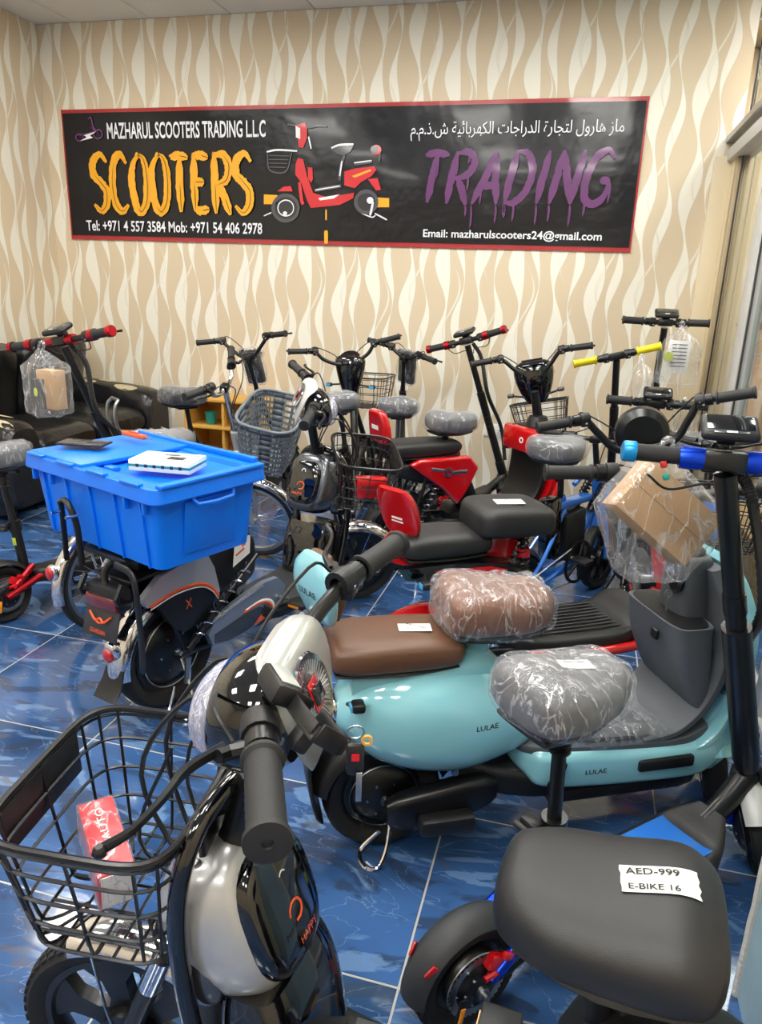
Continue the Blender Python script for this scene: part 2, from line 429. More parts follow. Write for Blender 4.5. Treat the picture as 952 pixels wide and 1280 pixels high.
# ------------------------------------------------------------------ room shell
def px_ray(px, py):
    return _F + _R2 * ((px - 476) / 935) - _U2 * ((py - 640) / 935)
def onwall(px, py, Y=WALL_Y):
    d = px_ray(px, py); t = Y / d.y; return (d.x * t, 1.5 + d.z * t)
def slab(name, x0, x1, y0, y1, z0, z1, mat, kind=True, parent=None, r=0):
    o = MB(mat).box(((x0 + x1) / 2, (y0 + y1) / 2, (z0 + z1) / 2), (x1 - x0, y1 - y0, z1 - z0), r).out(name, parent)
    if kind: struct(o)
    return o
FX0, FX1, FY0, FY1 = LEFT_X, 2.6, -3.2, 7.2
floor = slab('floor', FX0 - .1, FX1, FY0, FY1, -.10, -.0012, 'grout')
me = MB('floor_tile').box((0, 0, -.005), (.5945, .5945, .01), .001, seg=1).mesh('tile', 30)
gx = [.355 + .6 * k for k in range(-7, 4)]; gy = [1.25 + .6 * k for k in range(-8, 10)]
for a in gx:
    for b in gy:
        if a + .3 - .3 < FX0 - .3 or a > FX1 or b > FY1: continue
        o = bpy.data.objects.new('tile', me); COL.objects.link(o); o.location = (a - .3, b - .3, 0); o.parent = floor
slab('wall_back', LEFT_X - .1, RIGHT_X + .02, WALL_Y, WALL_Y + .12, 0, CEIL, 'wallpaper')
slab('wall_left', LEFT_X - .12, LEFT_X, FY0, WALL_Y + .12, 0, CEIL, 'wallpaper')
slab('wall_front', LEFT_X - .1, .95, FY0 - .1, FY0, 0, CEIL, 'plaster')
wr = slab('wall_right', .484, .95, 1.25, 1.458, 0, CEIL, 'wall_blue'); slab('wall_right', .86, .95, FY0, 1.25, 0, CEIL, 'plaster')
mb = MB('wall_edge')                         # ragged plaster arris of the wall's end
P = [(.482 + .004 * mnoise.noise(Vector((0, 0, z * 9))), 1.452 + .006 * mnoise.noise(Vector((3, 0, z * 14))), z) for z in (i * .05 for i in range(0, 63))]
mb.tube(P, .010, 6); struct(mb.out('trim_1', None))
ceil = slab('ceiling', LEFT_X - .1, FX1, FY0, FY1, CEIL + .012, CEIL + .1, 'tan_trim')
me = MB('ceil').box((0, 0, .006), (.592, .592, .012), .003, seg=1).mesh('ceiling_tile', 30)
for i in range(9):
    for j in range(15):
        o = bpy.data.objects.new('ceiling_tile', me); COL.objects.link(o); o.parent = ceil
        o.location = (LEFT_X + .62 + .6 * i - .6, WALL_Y - .33 - .6 * j + .03, CEIL)
# square ceiling panels that light the shop
n = 0
ADDED_LAMPS = [(1.15, 5.6), (1.85, 5.6), (1.3, 4.4), (1.3, 3.0)]  # extra corridor panels, added only to brighten the view through the glass
for lx in (-3.1, -1.3, -.1):
    for ly in (3.75, 1.95, .15, -1.65):
        n += 1
        t = thing('ceiling_light', (lx, ly, CEIL - .012), 0, 'square white ceiling panel light, %s row from the back wall, %s column' % ({3.75: 'first', 1.95: 'second', .15: 'third', -1.65: 'fourth'}[ly], {-3.1: 'left', -1.3: 'middle', -.1: 'right'}[lx]), 'ceiling light', 'ceiling panel lights')
        q = MB('white')
        for s in (-1, 1):
            q.box((0, s * .29, 0), (.6, .02, .02), .003); q.box((s * .29, 0, 0), (.02, .56, .02), .003)
        q.out('frame', t); MB('lampglow').box((0, 0, 0), (.56, .56, .008)).out('diffuser', t)
for lx, ly in ADDED_LAMPS:
    t = thing('ceiling_light', (lx, ly, CEIL - .012), 0, 'panel light added to brighten the corridor behind the glass, %s' % {(1.15, 5.6): 'farthest one on the left', (1.85, 5.6): 'farthest one on the right', (1.3, 4.4): 'middle one', (1.3, 3.0): 'nearest one'}[(lx, ly)], 'ceiling light', 'added corridor lights'); MB('lampglow').box((0, 0, 0), (.56, .56, .008)).out('diffuser', t); MB('white').box((0, 0, .006), (.6, .6, .004)).out('frame', t)
# glazed partition on the right
def post(y0, y1, z0, z1, m, name='trim_2', x0=.73, x1=.80): return slab(name, x0, x1, y0, y1, z0, z1, m, r=.004)
post(5.14, 5.30, 0, 2.28, 'cream_trim'); post(5.07, 5.14, 0, 2.28, 'tan_trim'); post(5.045, 5.07, 0, CEIL, 'gasket', 'trim_2', .752, .760)
slab('trim_3', .63, .74, WALL_Y - .03, WALL_Y, 0, 2.27, 'cream_trim', r=.004)
post(4.03, 4.22, 0, 2.24, 'alu_white'); post(4.00, 4.03, 0, 2.24, 'gasket', 'trim_2', .735, .742)
post(2.60, 2.68, 0, 2.24, 'alu_white'); post(1.458, 1.52, 0, 2.24, 'alu_white')
post(1.458, 5.3, 2.24, 2.31, 'alu_white', 'trim_4', .70, .82); post(1.458, 5.3, 2.345, 2.38, 'steel', 'trim_5', .68, .84)
post(1.458, 5.3, 0, .06, 'alu_white', 'trim_6')
wn = 0
for (a, b, z0, z1) in ((4.22, 5.045, .06, 2.24), (2.68, 4.0, .06, 2.24), (1.52, 2.60, .06, 2.24), (1.458, 5.045, 2.38, CEIL)):
    wn += 1; o = slab('window_%d' % wn, .762, .770, a, b, z0, z1, 'glass')
slab('wall_corridor', .82, 2.6, 6.6, 6.7, 0, CEIL, 'plaster')
slab('wall_far_right', 2.5, 2.6, FY0, 6.6, 0, CEIL, 'plaster')
d1 = slab('door_1', 1.18, 1.98, 6.55, 6.6, 0, 2.15, 'teak', r=.005)
for zc, hh in ((.55, .8), (1.5, .85)): MB('teak').box((1.58, 6.542, zc), (.56, .02, hh), .012).out('door_panel', d1)
MB('steel').tube([(1.26, 6.54, 1.03), (1.26, 6.49, 1.03), (1.38, 6.49, 1.03)], .008, 8).out('door_handle', d1)
for a in (.86, .93, 1.0, 1.07): slab('trim_7', a, a + .035, 6.56, 6.6, 0, CEIL, 'tan_trim')
# power socket on the back wall
t = thing('wall_socket', (-.555, WALL_Y - .0005, .50), 0, 'white double power socket on the patterned back wall', 'socket')
MB('white').box((0, -.006, 0), (.15, .012, .09), .003).out('plate', t)
for s in (-1, 1):
    MB('paper').box((s * .035, -.014, -.01), (.045, .006, .04), .002).out('outlet', t)
    MB('ink').box((s * .035, -.018, .0), (.006, .003, .01)).box((s * .035 - .01, -.018, -.016), (.004, .003, .006)).box((s * .035 + .01, -.018, -.016), (.004, .003, .006)).out('hole', t)

# ------------------------------------------------------------------ banner
BX0, BX1, BZ0, BZ1 = -3.90, .214, 1.713, 2.606
bn = thing('banner', (0, WALL_Y, 0), 0, 'long black shop banner with orange and purple lettering on the back wall', 'banner')
def bsheet(x0, x1, z0, z1, y, mat, name, amp=.004):
    NX, NZ = 120, 24; V_ = []; F = []
    for j in range(NZ + 1):
        for i in range(NX + 1):
            x = x0 + (x1 - x0) * i / NX; z = z0 + (z1 - z0) * j / NZ
            V_.append((x, y + amp * mnoise.noise(Vector((x * 1.3, z * 3, 5))), z))
    for j in range(NZ):
        for i in range(NX):
            a = j * (NX + 1) + i; F.append((a, a + 1, a + NX + 2, a + NX + 1))
    q = MB(mat); q.add(V_, F); return q.out(name, bn, ang=80)
bsheet(BX0, BX1, BZ0, BZ1, -.012, 'banner_red', 'border')
bsheet(BX0 + .015, BX1 - .012, BZ0 + .03, BZ1 - .025, -.017, 'banner_black', 'sheet')
YP = -.024
def bT(cx, cz, rot=0): return Tr(cx, YP, cz) @ Rx(90) @ Rz(rot)
def btext(body, px0, py0, px1, py1, mat, bold=.0):
    x0, z1 = onwall(px0, py0); x1, z0 = onwall(px1, py1)
    xm, zm = onwall((px0 + px1) / 2, (py0 + py1) / 2)
    MB(mat).text(body, bT(xm, zm), h=(z1 - z0), w=x1 - x0, bold=bold).out('lettering', bn, ang=0)
btext('MAZHARUL SCOOTERS TRADING L.L.C', 133, 154, 331, 172, 'print_white', .02)
btext('Tel: +971 4 557 3584 Mob: +971 54 406 2978', 107, 275, 326, 293, 'print_white', .018)
btext('Email: mazharulscooters24@gmail.com', 527, 286, 748, 304, 'print_white', .018)
AR = 'ماز هارول لتجارة الدراجات الكهربائية ش.ذ.م.م'
FORMS = {'ا': (0xFE8D, 0xFE8E, 0, 0), 'ب': (0xFE8F, 0xFE90, 0xFE91, 0xFE92), 'ة': (0xFE93, 0xFE94, 0, 0), 'ت': (0xFE95, 0xFE96, 0xFE97, 0xFE98),
         'ج': (0xFE9D, 0xFE9E, 0xFE9F, 0xFEA0), 'د': (0xFEA9, 0xFEAA, 0, 0), 'ذ': (0xFEAB, 0xFEAC, 0, 0), 'ر': (0xFEAD, 0xFEAE, 0, 0),
         'ز': (0xFEAF, 0xFEB0, 0, 0), 'ش': (0xFEB5, 0xFEB6, 0xFEB7, 0xFEB8), 'ك': (0xFED9, 0xFEDA, 0xFEDB, 0xFEDC), 'ل': (0xFEDD, 0xFEDE, 0xFEDF, 0xFEE0),
         'م': (0xFEE1, 0xFEE2, 0xFEE3, 0xFEE4), 'ه': (0xFEE9, 0xFEEA, 0xFEEB, 0xFEEC), 'و': (0xFEED, 0xFEEE, 0, 0), 'ي': (0xFEF1, 0xFEF2, 0xFEF3, 0xFEF4),
         'ئ': (0xFE89, 0xFE8A, 0xFE8B, 0xFE8C)}
def shape_ar(t):
    o = []
    for i, ch in enumerate(t):
        if ch not in FORMS: o.append(ch); continue
        f = FORMS[ch]; pv = t[i - 1] if i else ' '; nx = t[i + 1] if i + 1 < len(t) else ' '
        pj = pv in FORMS and FORMS[pv][2] != 0; nj = nx in FORMS and f[2] != 0
        o.append(chr(f[3] if pj and nj else f[1] if pj else f[2] if nj else f[0]))
    return ''.join(reversed(o))
btext(shape_ar(AR), 511, 153, 774, 174, 'print_white', .0)
def brush(mb, pts, wd, seed=0, taper=.35, rough=.18):
    P = cat([(a, 0, b) for a, b in pts], 7) if len(pts) > 2 else [Vector((pts[0][0] * (1 - t / 8) + pts[1][0] * t / 8, 0, pts[0][1] * (1 - t / 8) + pts[1][1] * t / 8)) for t in range(9)]
    K = len(P); V_ = []; F = []
    for i, p in enumerate(P):
        t = (P[min(i + 1, K - 1)] - P[max(i - 1, 0)]); t = t.normalized() if t.length else Vector((1, 0, 0)); nn = Vector((-t.z, 0, t.x))
        e = min(i, K - 1 - i) / (K - 1) * 2; ww = wd * (taper + (1 - taper) * min(1, e * 2.2))
        r1 = 1 + rough * mnoise.noise(Vector((i * 1.7, seed, 0))) * 2; r2 = 1 + rough * mnoise.noise(Vector((i * 1.7, seed, 9))) * 2
        V_ += [tuple(p + nn * ww * r1), tuple(p - nn * ww * r2)]
    for i in range(K - 1): F.append((2 * i, 2 * i + 1, 2 * i + 3, 2 * i + 2))
    mb.add(V_, F)
GL = {'S': [[(.95, .86), (.6, 1), (.15, .88), (.12, .66), (.5, .52), (.85, .36), (.8, .12), (.45, 0), (.05, .12)]],
      'C': [[(.95, .84), (.6, 1), (.2, .85), (.05, .5), (.2, .12), (.6, 0), (.95, .12)]],
      'O': [[(.55, 1), (.15, .82), (.05, .45), (.25, .08), (.55, 0), (.88, .2), (.95, .6), (.8, .9), (.5, 1)]],
      'T': [[(0, .93), (.5, .97), (1, .93)], [(.52, .95), (.48, .5), (.5, 0)]],
      'E': [[(.15, .98), (.12, .5), (.15, .02)], [(.12, .96), (.55, .97), (.95, .93)], [(.15, .52), (.7, .52)], [(.12, .04), (.55, .03), (.95, .06)]],
      'R': [[(.12, 1), (.1, .5), (.14, -.02)], [(.1, .96), (.6, .98), (.9, .8), (.75, .56), (.15, .46)], [(.35, .48), (.65, .25), (.95, -.04)]],
      'A': [[(.5, 1), (.3, .5), (0, -.02)], [(.5, 1), (.72, .5), (1, -.02)], [(.2, .34), (.8, .34)]],
      'D': [[(.15, 1), (.13, .5), (.15, 0)], [(.1, .98), (.6, .94), (.95, .6), (.85, .22), (.5, .02), (.1, .02)]],
      'I': [[(.5, 1), (.48, .5), (.5, 0)]],
      'N': [[(.08, 0), (.1, .5), (.12, 1)], [(.12, 1), (.5, .5), (.9, 0)], [(.9, 0), (.9, .5), (.92, 1)]],
      'G': [[(.92, .84), (.6, 1), (.2, .85), (.06, .5), (.2, .12), (.6, 0), (.92, .15), (.94, .42)], [(.6, .44), (.98, .44)]]}
def word(txt, x0, x1, z0, z1, mat, wd, drips=False, slant=0):
    q = MB(mat, Tr(0, YP, 0)); q2 = MB('banner_black', Tr(0, YP - .0012, 0)); W = (x1 - x0) / len(txt)
    widths = [.55 if c == 'I' else 1 for c in txt]; tot = sum(widths); xx = x0
    for k, ch in enumerate(txt):
        cw = (x1 - x0) * widths[k] / tot
        for si, st in enumerate(GL[ch]):
            q.M = Tr(0, YP - .0003 * (k * 4 + si), 0); q2.M = Tr(0, YP - .010, 0)
            f = lambda a, b, dz=0: (xx + (a * .84 + .08) * cw + slant * b, z0 + b * (z1 - z0) + dz)
            pts = [f(a, b) for a, b in st]
            brush(q, pts, wd, k * 7 + si); brush(q2, [f(a + .03, b) for a, b in st[len(st) // 3:]], wd * .07, k + 30, .1)
            if drips:
                for dk in range(2):
                    a, b = random.choice(st); p = f(a, b); L = random.uniform(.06, .16)
                    q.M = Tr(0, YP - .0003 * (k * 4 + si) - .009 - .0003 * dk, 0)
                    brush(q, [(p[0], p[1]), (p[0] + .004, p[1] - L / 2), (p[0], p[1] - L)], wd * .28, dk, .1)
            else:
                q.M = Tr(0, YP - .0098, 0); a, b = st[0]; brush(q, [f(a - .06, b + .03), f((a + st[1][0]) / 2, (b + st[1][1]) / 2 + .04)], wd * .3, 4)
        xx += cw
    q.out('lettering', bn, ang=0); (None if drips else q2.out('brush_streaks', bn, ang=0))
xa, za = onwall(113, 192); xb, zb = onwall(320, 263)
word('SCOOTERS', xa, xb, zb - .02, za - .01, 'print_yellow', .030)
xa, za = onwall(520, 186); xb, zb = onwall(757, 256)
word('TRADING', xa, xb, zb - .0, za - .02, 'print_purple', .024, True, .06)
# printed scooter picture: flat shapes laid on the sheet, in photo-crop units (952 px crop of 320..500 x 130..310)
def cp(u, v): return onwall(320 + u * 180 / 952, 130 + v * 180 / 952)
def flat(poly, mat, lay, name='picture'):
    return (MB(mat).add([(*cp(u, v)[:1], YP - .0004 * lay, cp(u, v)[1]) for u, v in poly], [tuple(range(len(poly)))]))
pic = {}
def pf(poly, mat, lay=1):
    q = pic.setdefault(mat, MB(mat)); P = [(cp(u, v)[0], YP - .0005 * lay, cp(u, v)[1]) for u, v in poly]
    q.add(P, [tuple(range(len(P)))])
def ps(pts, wd, mat, lay=2):
    q = pic.setdefault(mat, MB(mat)); q.M = Tr(0, YP - .0005 * lay, 0)
    brush(q, [cp(u, v) for u, v in pts], wd, 1, .8, .05); q.M = I4
def circ(u, v, r, wd, mat, lay=2): ps([(u + r * cos(a * PI / 6), v + r * sin(a * PI / 6)) for a in range(13)], wd, mat, lay)
def disc(u, v, r, mat, lay=1): pf([(u + r * cos(a * PI / 10), v + r * sin(a * PI / 10)) for a in range(20)], mat, lay)
for (a, b, c_, d_) in ((60, 600, 150, 665), (805, 620, 885, 685)): pf([(a, b), (c_, b + 5), (c_, d_), (a, d_)], 'print_yellow', 1)
ps([(470, 700), (470, 770)], .006, 'print_yellow'); ps([(470, 838), (470, 925)], .014, 'print_yellow')
disc(205, 690, 92, 'print_dark', 1); circ(205, 690, 84, .012, 'print_grey', 3); circ(205, 690, 52, .004, 'print_white', 3); disc(200, 725, 14, 'print_white', 4)
disc(735, 650, 80, 'print_dark', 1); circ(735, 650, 70, .012, 'print_grey', 3); disc(760, 640, 22, 'print_white', 4); ps([(780, 650), (760, 740)], .008, 'print_white', 4)
pf([(285, 360), (320, 370), (345, 480), (385, 590), (470, 618), (600, 600), (655, 590), (650, 625), (560, 670), (370, 690), (345, 640), (305, 520), (268, 470), (270, 400)], 'print_red', 3)
pf([(590, 450), (660, 430), (790, 415), (800, 440), (770, 480), (700, 520), (660, 560), (590, 540)], 'print_red', 3)
pf([(745, 500), (810, 495), (832, 570), (800, 575)], 'print_red', 3); pf([(350, 420), (380, 425), (385, 500), (372, 525), (352, 500)], 'print_red', 4)
pf([(150, 580), (190, 550), (240, 545), (250, 580)], 'print_red', 4); ps([(295, 520), (310, 640), (322, 665)], .012, 'print_red', 4)
pf([(270, 145), (330, 128), (345, 160), (345, 230), (320, 295), (290, 290), (285, 240)], 'print_red', 3); pf([(270, 150), (300, 165), (300, 235), (272, 225)], 'print_white', 4)
ps([(215, 140), (260, 145), (345, 160), (420, 150), (475, 152)], .006, 'print_grey', 2); ps([(355, 220), (372, 300)], .005, 'print_white', 2)
pf([(500, 300), (560, 275), (655, 268), (630, 320), (590, 345), (545, 335)], 'print_grey', 4); ps([(505, 295), (560, 275), (650, 270)], .006, 'print_white', 5)
ps([(590, 345), (565, 430), (560, 510)], .010, 'print_grey', 4); ps([(575, 380), (560, 480)], .005, 'print_white', 5)
ps([(395, 575), (470, 560), (570, 545)], .012, 'print_grey', 4); ps([(400, 572), (560, 545)], .004, 'print_white', 5)
pf([(655, 395), (770, 380), (775, 395), (660, 412)], 'print_grey', 5); ps([(655, 393), (770, 378)], .004, 'print_white', 6)
disc(800, 308, 34, 'print_red', 3); disc(788, 305, 26, 'print_grey', 5); ps([(825, 330), (820, 385)], .007, 'print_grey', 3)
ps([(80, 320), (150, 308), (280, 315)], .006, 'print_white', 3); ps([(85, 330), (100, 440), (205, 450), (245, 325)], .005, 'print_grey', 3)
for k in range(4): ps([(92, 345 + 25 * k), (230 - 8 * k, 348 + 25 * k)], .003, 'print_grey', 2)
pf([(420, 625), (560, 600), (520, 628), (430, 640)], 'print_white', 5); pf([(640, 480), (760, 435), (770, 445), (660, 490)], 'print_yellow', 5)
ps([(60, 742), (110, 720)], .004, 'print_white', 2); ps([(790, 725), (870, 768)], .005, 'print_white', 2); ps([(705, 725), (770, 750), (795, 738)], .004, 'print_white', 2)
for k, q in pic.items(): q.out('scooter_picture', bn, ang=0)
def c2(u, v): return onwall(u / 2, v / 2)   # small emblem left of the name (first crop, 2x)
q = MB('print_purple', Tr(0, YP, 0)); q3 = MB('print_white', Tr(0, YP - .001, 0))
circ_ = lambda cx, cy, r: [c2(cx + r * cos(a * PI / 5), cy + r * sin(a * PI / 5)) for a in range(11)]
brush(q, circ_(204, 345, 9), .005, 1, .9); brush(q, circ_(250, 337, 11), .005, 1, .9)
brush(q, [c2(225, 300), c2(232, 296), c2(238, 318), c2(250, 332)], .006, 2); brush(q, [c2(232, 318), c2(240, 330), c2(215, 338), c2(200, 340)], .005, 3)
pts = [c2(*p) for p in ((246, 330), (214, 340), (222, 344), (206, 354), (238, 346), (230, 341))]
q3.add([(a, 0, b) for a, b in pts], [tuple(range(6))]); e = q.out('emblem', bn, ang=0); q3.out('lightning_bolt', e, ang=0)

# ------------------------------------------------------------------ sofa and shelf
t = thing('sofa', (-3.62, 4.38, 0), 0, 'worn black leather two-seat sofa against the left wall', 'sofa')
q = MB('leather').box((.0, 0, .2), (.72, 1.62, .30), .03); q.out('base', t)
for s in (-1, 1):
    q = MB('leather'); yy = s * .74
    q.M = Tr(0, yy, 0) @ Rz(0)
    q.loft([(-.40, .38, .13, .22), (-.30, .43, .15, .25), (.1, .41, .15, .255), (.42, .38, .15, .255), (.50, .36, .13, .23)], e=3.4)
    arm = q.out('arm', t)
    for k in range(5):
        px_, py_ = random.uniform(-.1, .42), random.uniform(-.08, .1); L = random.uniform(.05, .12)
        ring = [(px_ + L * (1 + .4 * mnoise.noise(Vector((k, a, s)))) * cos(a * .7), yy + py_ + L * .4 * (1 + .5 * mnoise.noise(Vector((a, k, s)))) * sin(a * .7), 0) for a in range(9)]
        bv = q.bvh(); P = []
        for v in ring:
            h_ = bv.ray_cast(Vector((v[0], v[1], 1.2)), Vector((0, 0, -1))); P.append(h_[0] + Vector((0, 0, .003)) if h_[0] else None)
        if all(p is not None for p in P):
            c_ = sum(P, Vector()) / len(P); h_ = bv.ray_cast(Vector((c_.x, c_.y, 1.2)), Vector((0, 0, -1)))
            MB('worn_patch').add([tuple(p) for p in P] + [tuple(h_[0] + Vector((0, 0, .003)))], [(i, (i + 1) % 9, 9) for i in range(9)]).out('worn_patch', arm, 'peeled beige patch', ang=60)
for s in (-1, 1):
    q = MB('leather', Tr(0, s * .30, 0)); q.loft([(-.2, .44, .26, .07), (-.05, .45, .292, .09), (.2, .45, .292, .09), (.42, .44, .285, .08), (.48, .42, .26, .05)], e=4); q.out('seat_cushion', t)
    q = MB('leather', Tr(-.26, s * .37, .42) @ Ry(-76)); q.loft([(.0, 0, .30, .10), (.1, 0, .36, .13), (.34, .03, .37, .13), (.52, .01, .35, .12), (.60, -.03, .28, .08)], e=3.2); q.out('back_cushion', t)
    for k in (-1, 0, 1): MB('black_satin').tube([(-.13 - .03 * k, s * .37 + k * .12, .55), (-.15, s * .37 + k * .11, .75), (-.2, s * .37 + k * .1, .88)], .004, 6, 4).out('seam', t)
for a in (-.3, .32):
    for b in (-.7, .7): MB('black_satin').cyl((a, b, 0), (a, b, .06), .025).out('foot', t)
t = thing('wooden_shelf', (-2.48, 5.06, 0), 0, 'small open light wood shelf unit against the patterned back wall', 'shelf')
for s in (-1, 1): MB('wood_ply').box((s * .29, 0, .315), (.02, .34, .63), .002).out('side_panel', t)
for z in (.02, .22, .42, .62): MB('wood_ply').box((0, 0, z), (.56, .33, .018), .002).out('shelf_board', t)
MB('wood_ply').box((0, .165, .31), (.58, .008, .62)).out('back_panel', t)
MB('wood_ply').box((.0, -.12, .31), (.02, .06, .6), .002).out('divider', t)
t = thing('cup', (-2.62, 5.0, .43), 0, 'small teal cup on the wooden shelf', 'cup')
MB('label_green').lathe([(.0, 0), (.035, 0), (.042, .09), (.038, .09), (.032, .006), (0, .006)], n=20).out('cup_body', t)
t = thing('pink_jar', (-2.40, 5.0, .43), 0, 'little pink and white jar on the wooden shelf', 'jar')
MB('saddle_brown').lathe([(0, 0), (.03, 0), (.032, .05), (.02, .06), (0, .06)], n=18).out('jar_body', t)
MB('white').lathe([(0, .06), (.022, .06), (.022, .075), (0, .075)], n=18).out('lid', t)

# ------------------------------------------------------------------ shared vehicle components
# local frame of every vehicle: x forward from the rear wheel's contact, y to its left, z up
def steer(H, deg, rake=18):
    ax = Vector((-sin(rad(rake)), 0, cos(rad(rake))))
    return Tr(H[0], 0, H[1]) @ Matrix.Rotation(rad(deg), 4, ax) @ Tr(-H[0], 0, -H[1])
def wheel(root, name, c, r, tw, style='disc', M=I4, tyre='rubber', tread=False, rim='black_satin', disc_brake=None):
    q = MB(tyre, M); h = tw / 2; ri = r - tw * .62
    prof = [(ri, -h * .6), (r - tw * .42, -h * .92), (r - tw * .2, -h), (r - tw * .06, -h * .72), (r - .002, -h * .3), (r, 0), (r - .002, h * .3), (r - tw * .06, h * .72), (r - tw * .2, h), (r - tw * .42, h * .92), (ri, h * .6)]
    q.lathe(prof, c, (0, 1, 0), 48, cap=False); q.lathe([(ri, -h * .6), (ri - .004, 0), (ri, h * .6)], c, (0, 1, 0), 48)
    w_ = q.out(name, root)
    if tread:
        q = MB(tyre, M); nt_ = 54
        for k in range(nt_):
            for row, off in ((-.62, .0), (-.2, .5), (.22, 0), (.64, .5)):
                a = 2 * PI * (k + off) / nt_; rr = r - abs(row) ** 3 * tw * .18 + .001
                q.box((c[0] + rr * cos(a), c[1] + row * h, c[2] + rr * sin(a)), (.006, tw * .17, 2 * PI * r / nt_ * .66), .001, (0, -a, .25 * (1 if row > 0 else -1)), 1)
        stuff(q.out('tread', w_))
    q = MB(rim, M)
    if style == 'wire':
        q.lathe([(ri, -h * .55), (ri - .018, -h * .4), (ri - .02, 0), (ri - .018, h * .4), (ri, h * .55)], c, (0, 1, 0), 40)
        rm = q.out('rim', w_); q = MB('chrome', M)
        for k in range(28):
            a = 2 * PI * k / 28; b = a + (.5 if k % 2 else -.5); s = 1 if k % 4 < 2 else -1
            q.cyl((c[0] + .022 * cos(b), c[1] + s * .02, c[2] + .022 * sin(b)), (c[0] + (ri - .016) * cos(a), c[1], c[2] + (ri - .016) * sin(a)), .0012, 4)
        stuff(q.out('spokes', w_)); MB('steel', M).lathe([(0, -.035), (.02, -.035), (.022, -.02), (.014, -.015), (.014, .015), (.022, .02), (.02, .035), (0, .035)], c, (0, 1, 0), 16).out('hub', w_)
    elif style == 'cast':
        q.lathe([(ri, -h * .62), (ri - .012, -h * .62), (ri - .02, -h * .2), (ri - .02, h * .2), (ri - .012, h * .62), (ri, h * .62)], c, (0, 1, 0), 40)
        N = 6
        for k in range(N):                     # broad spokes that leave rounded windows
            a = 2 * PI * k / N + .3; ro = ri - .012; P = []
            for t, hw in ((.040, .035), (ro * .45, .020), (ro * .72, .024), (ro * .92, .052), (ro, .068)):
                P.append((t, hw))
            poly = [(t, hw) for t, hw in P] + [(t, -hw) for t, hw in reversed(P)]
            T = Tr(*c) @ Matrix.Rotation(-a, 4, 'Y')
            q.prism([(x, z) for x, z in poly], -.012, .012, T)
        q.lathe([(0, -.03), (.05, -.03), (.055, -.014), (.055, .014), (.05, .03), (0, .03)], c, (0, 1, 0), 28); q.out('rim', w_)
        MB('steel', M).lathe([(0, -.05), (.012, -.05), (.012, .05), (0, .05)], c, (0, 1, 0), 12).out('axle', w_)
    else:
        q.lathe([(0, -.055), (.03, -.052), (ri * .55, -.045), (ri * .75, -.03), (ri * .8, -h * .5), (ri * .93, -h * .42), (ri, -h * .6)], c, (0, 1, 0), 40)
        q.lathe([(0, .055), (.03, .052), (ri * .55, .045), (ri * .75, .03), (ri * .8, h * .5), (ri * .93, h * .42), (ri, h * .6)], c, (0, 1, 0), 40); q.out('hub_motor', w_)
        for s in (-1, 1):
            MB('steel', M).lathe([(ri * .80, s * .034), (ri * .815, s * .036), (ri * .83, s * .034)], c, (0, 1, 0), 40).out('rim_line', w_)
            z = MB('steel', M)
            for k in range(6):
                a = k * PI / 3; z.cyl((c[0] + ri * .42 * cos(a), c[1] + s * .047, c[2] + ri * .42 * sin(a)), (c[0] + ri * .42 * cos(a), c[1] + s * .052, c[2] + ri * .42 * sin(a)), .0035, 6)
            stuff(z.out('hub_bolts', w_))
        MB('steel', M).lathe([(0, -.075), (.008, -.075), (.008, -.062), (.014, -.062), (.014, .062), (.008, .062), (.008, .075), (0, .075)], c, (0, 1, 0), 12).out('axle', w_)
    if disc_brake:
        s, rd = disc_brake; z = MB('steel', M); y = c[1] + s
        z.lathe([(rd * .78, y - .001 - c[1]), (rd, y - .001 - c[1]), (rd, y + .001 - c[1]), (rd * .78, y + .001 - c[1])], c, (0, 1, 0), 40, closed=True)
        for k in range(36):
            a = k * PI / 18; z.cyl((c[0] + rd * cos(a), y - .0012, c[2] + rd * sin(a)), (c[0] + rd * cos(a), y + .0012, c[2] + rd * sin(a)), .0042, 6)
        for k in range(6):
            a = k * PI / 3; z.tube([(c[0] + .018 * cos(a + .4), y, c[2] + .018 * sin(a + .4)), (c[0] + rd * .8 * cos(a), y, c[2] + rd * .8 * sin(a))], .003, 5)
        z.lathe([(.012, y - .002 - c[1]), (.024, y - .002 - c[1]), (.024, y + .002 - c[1]), (.012, y + .002 - c[1])], c, (0, 1, 0), 16, closed=True); z.out('brake_disc', w_)
    return w_
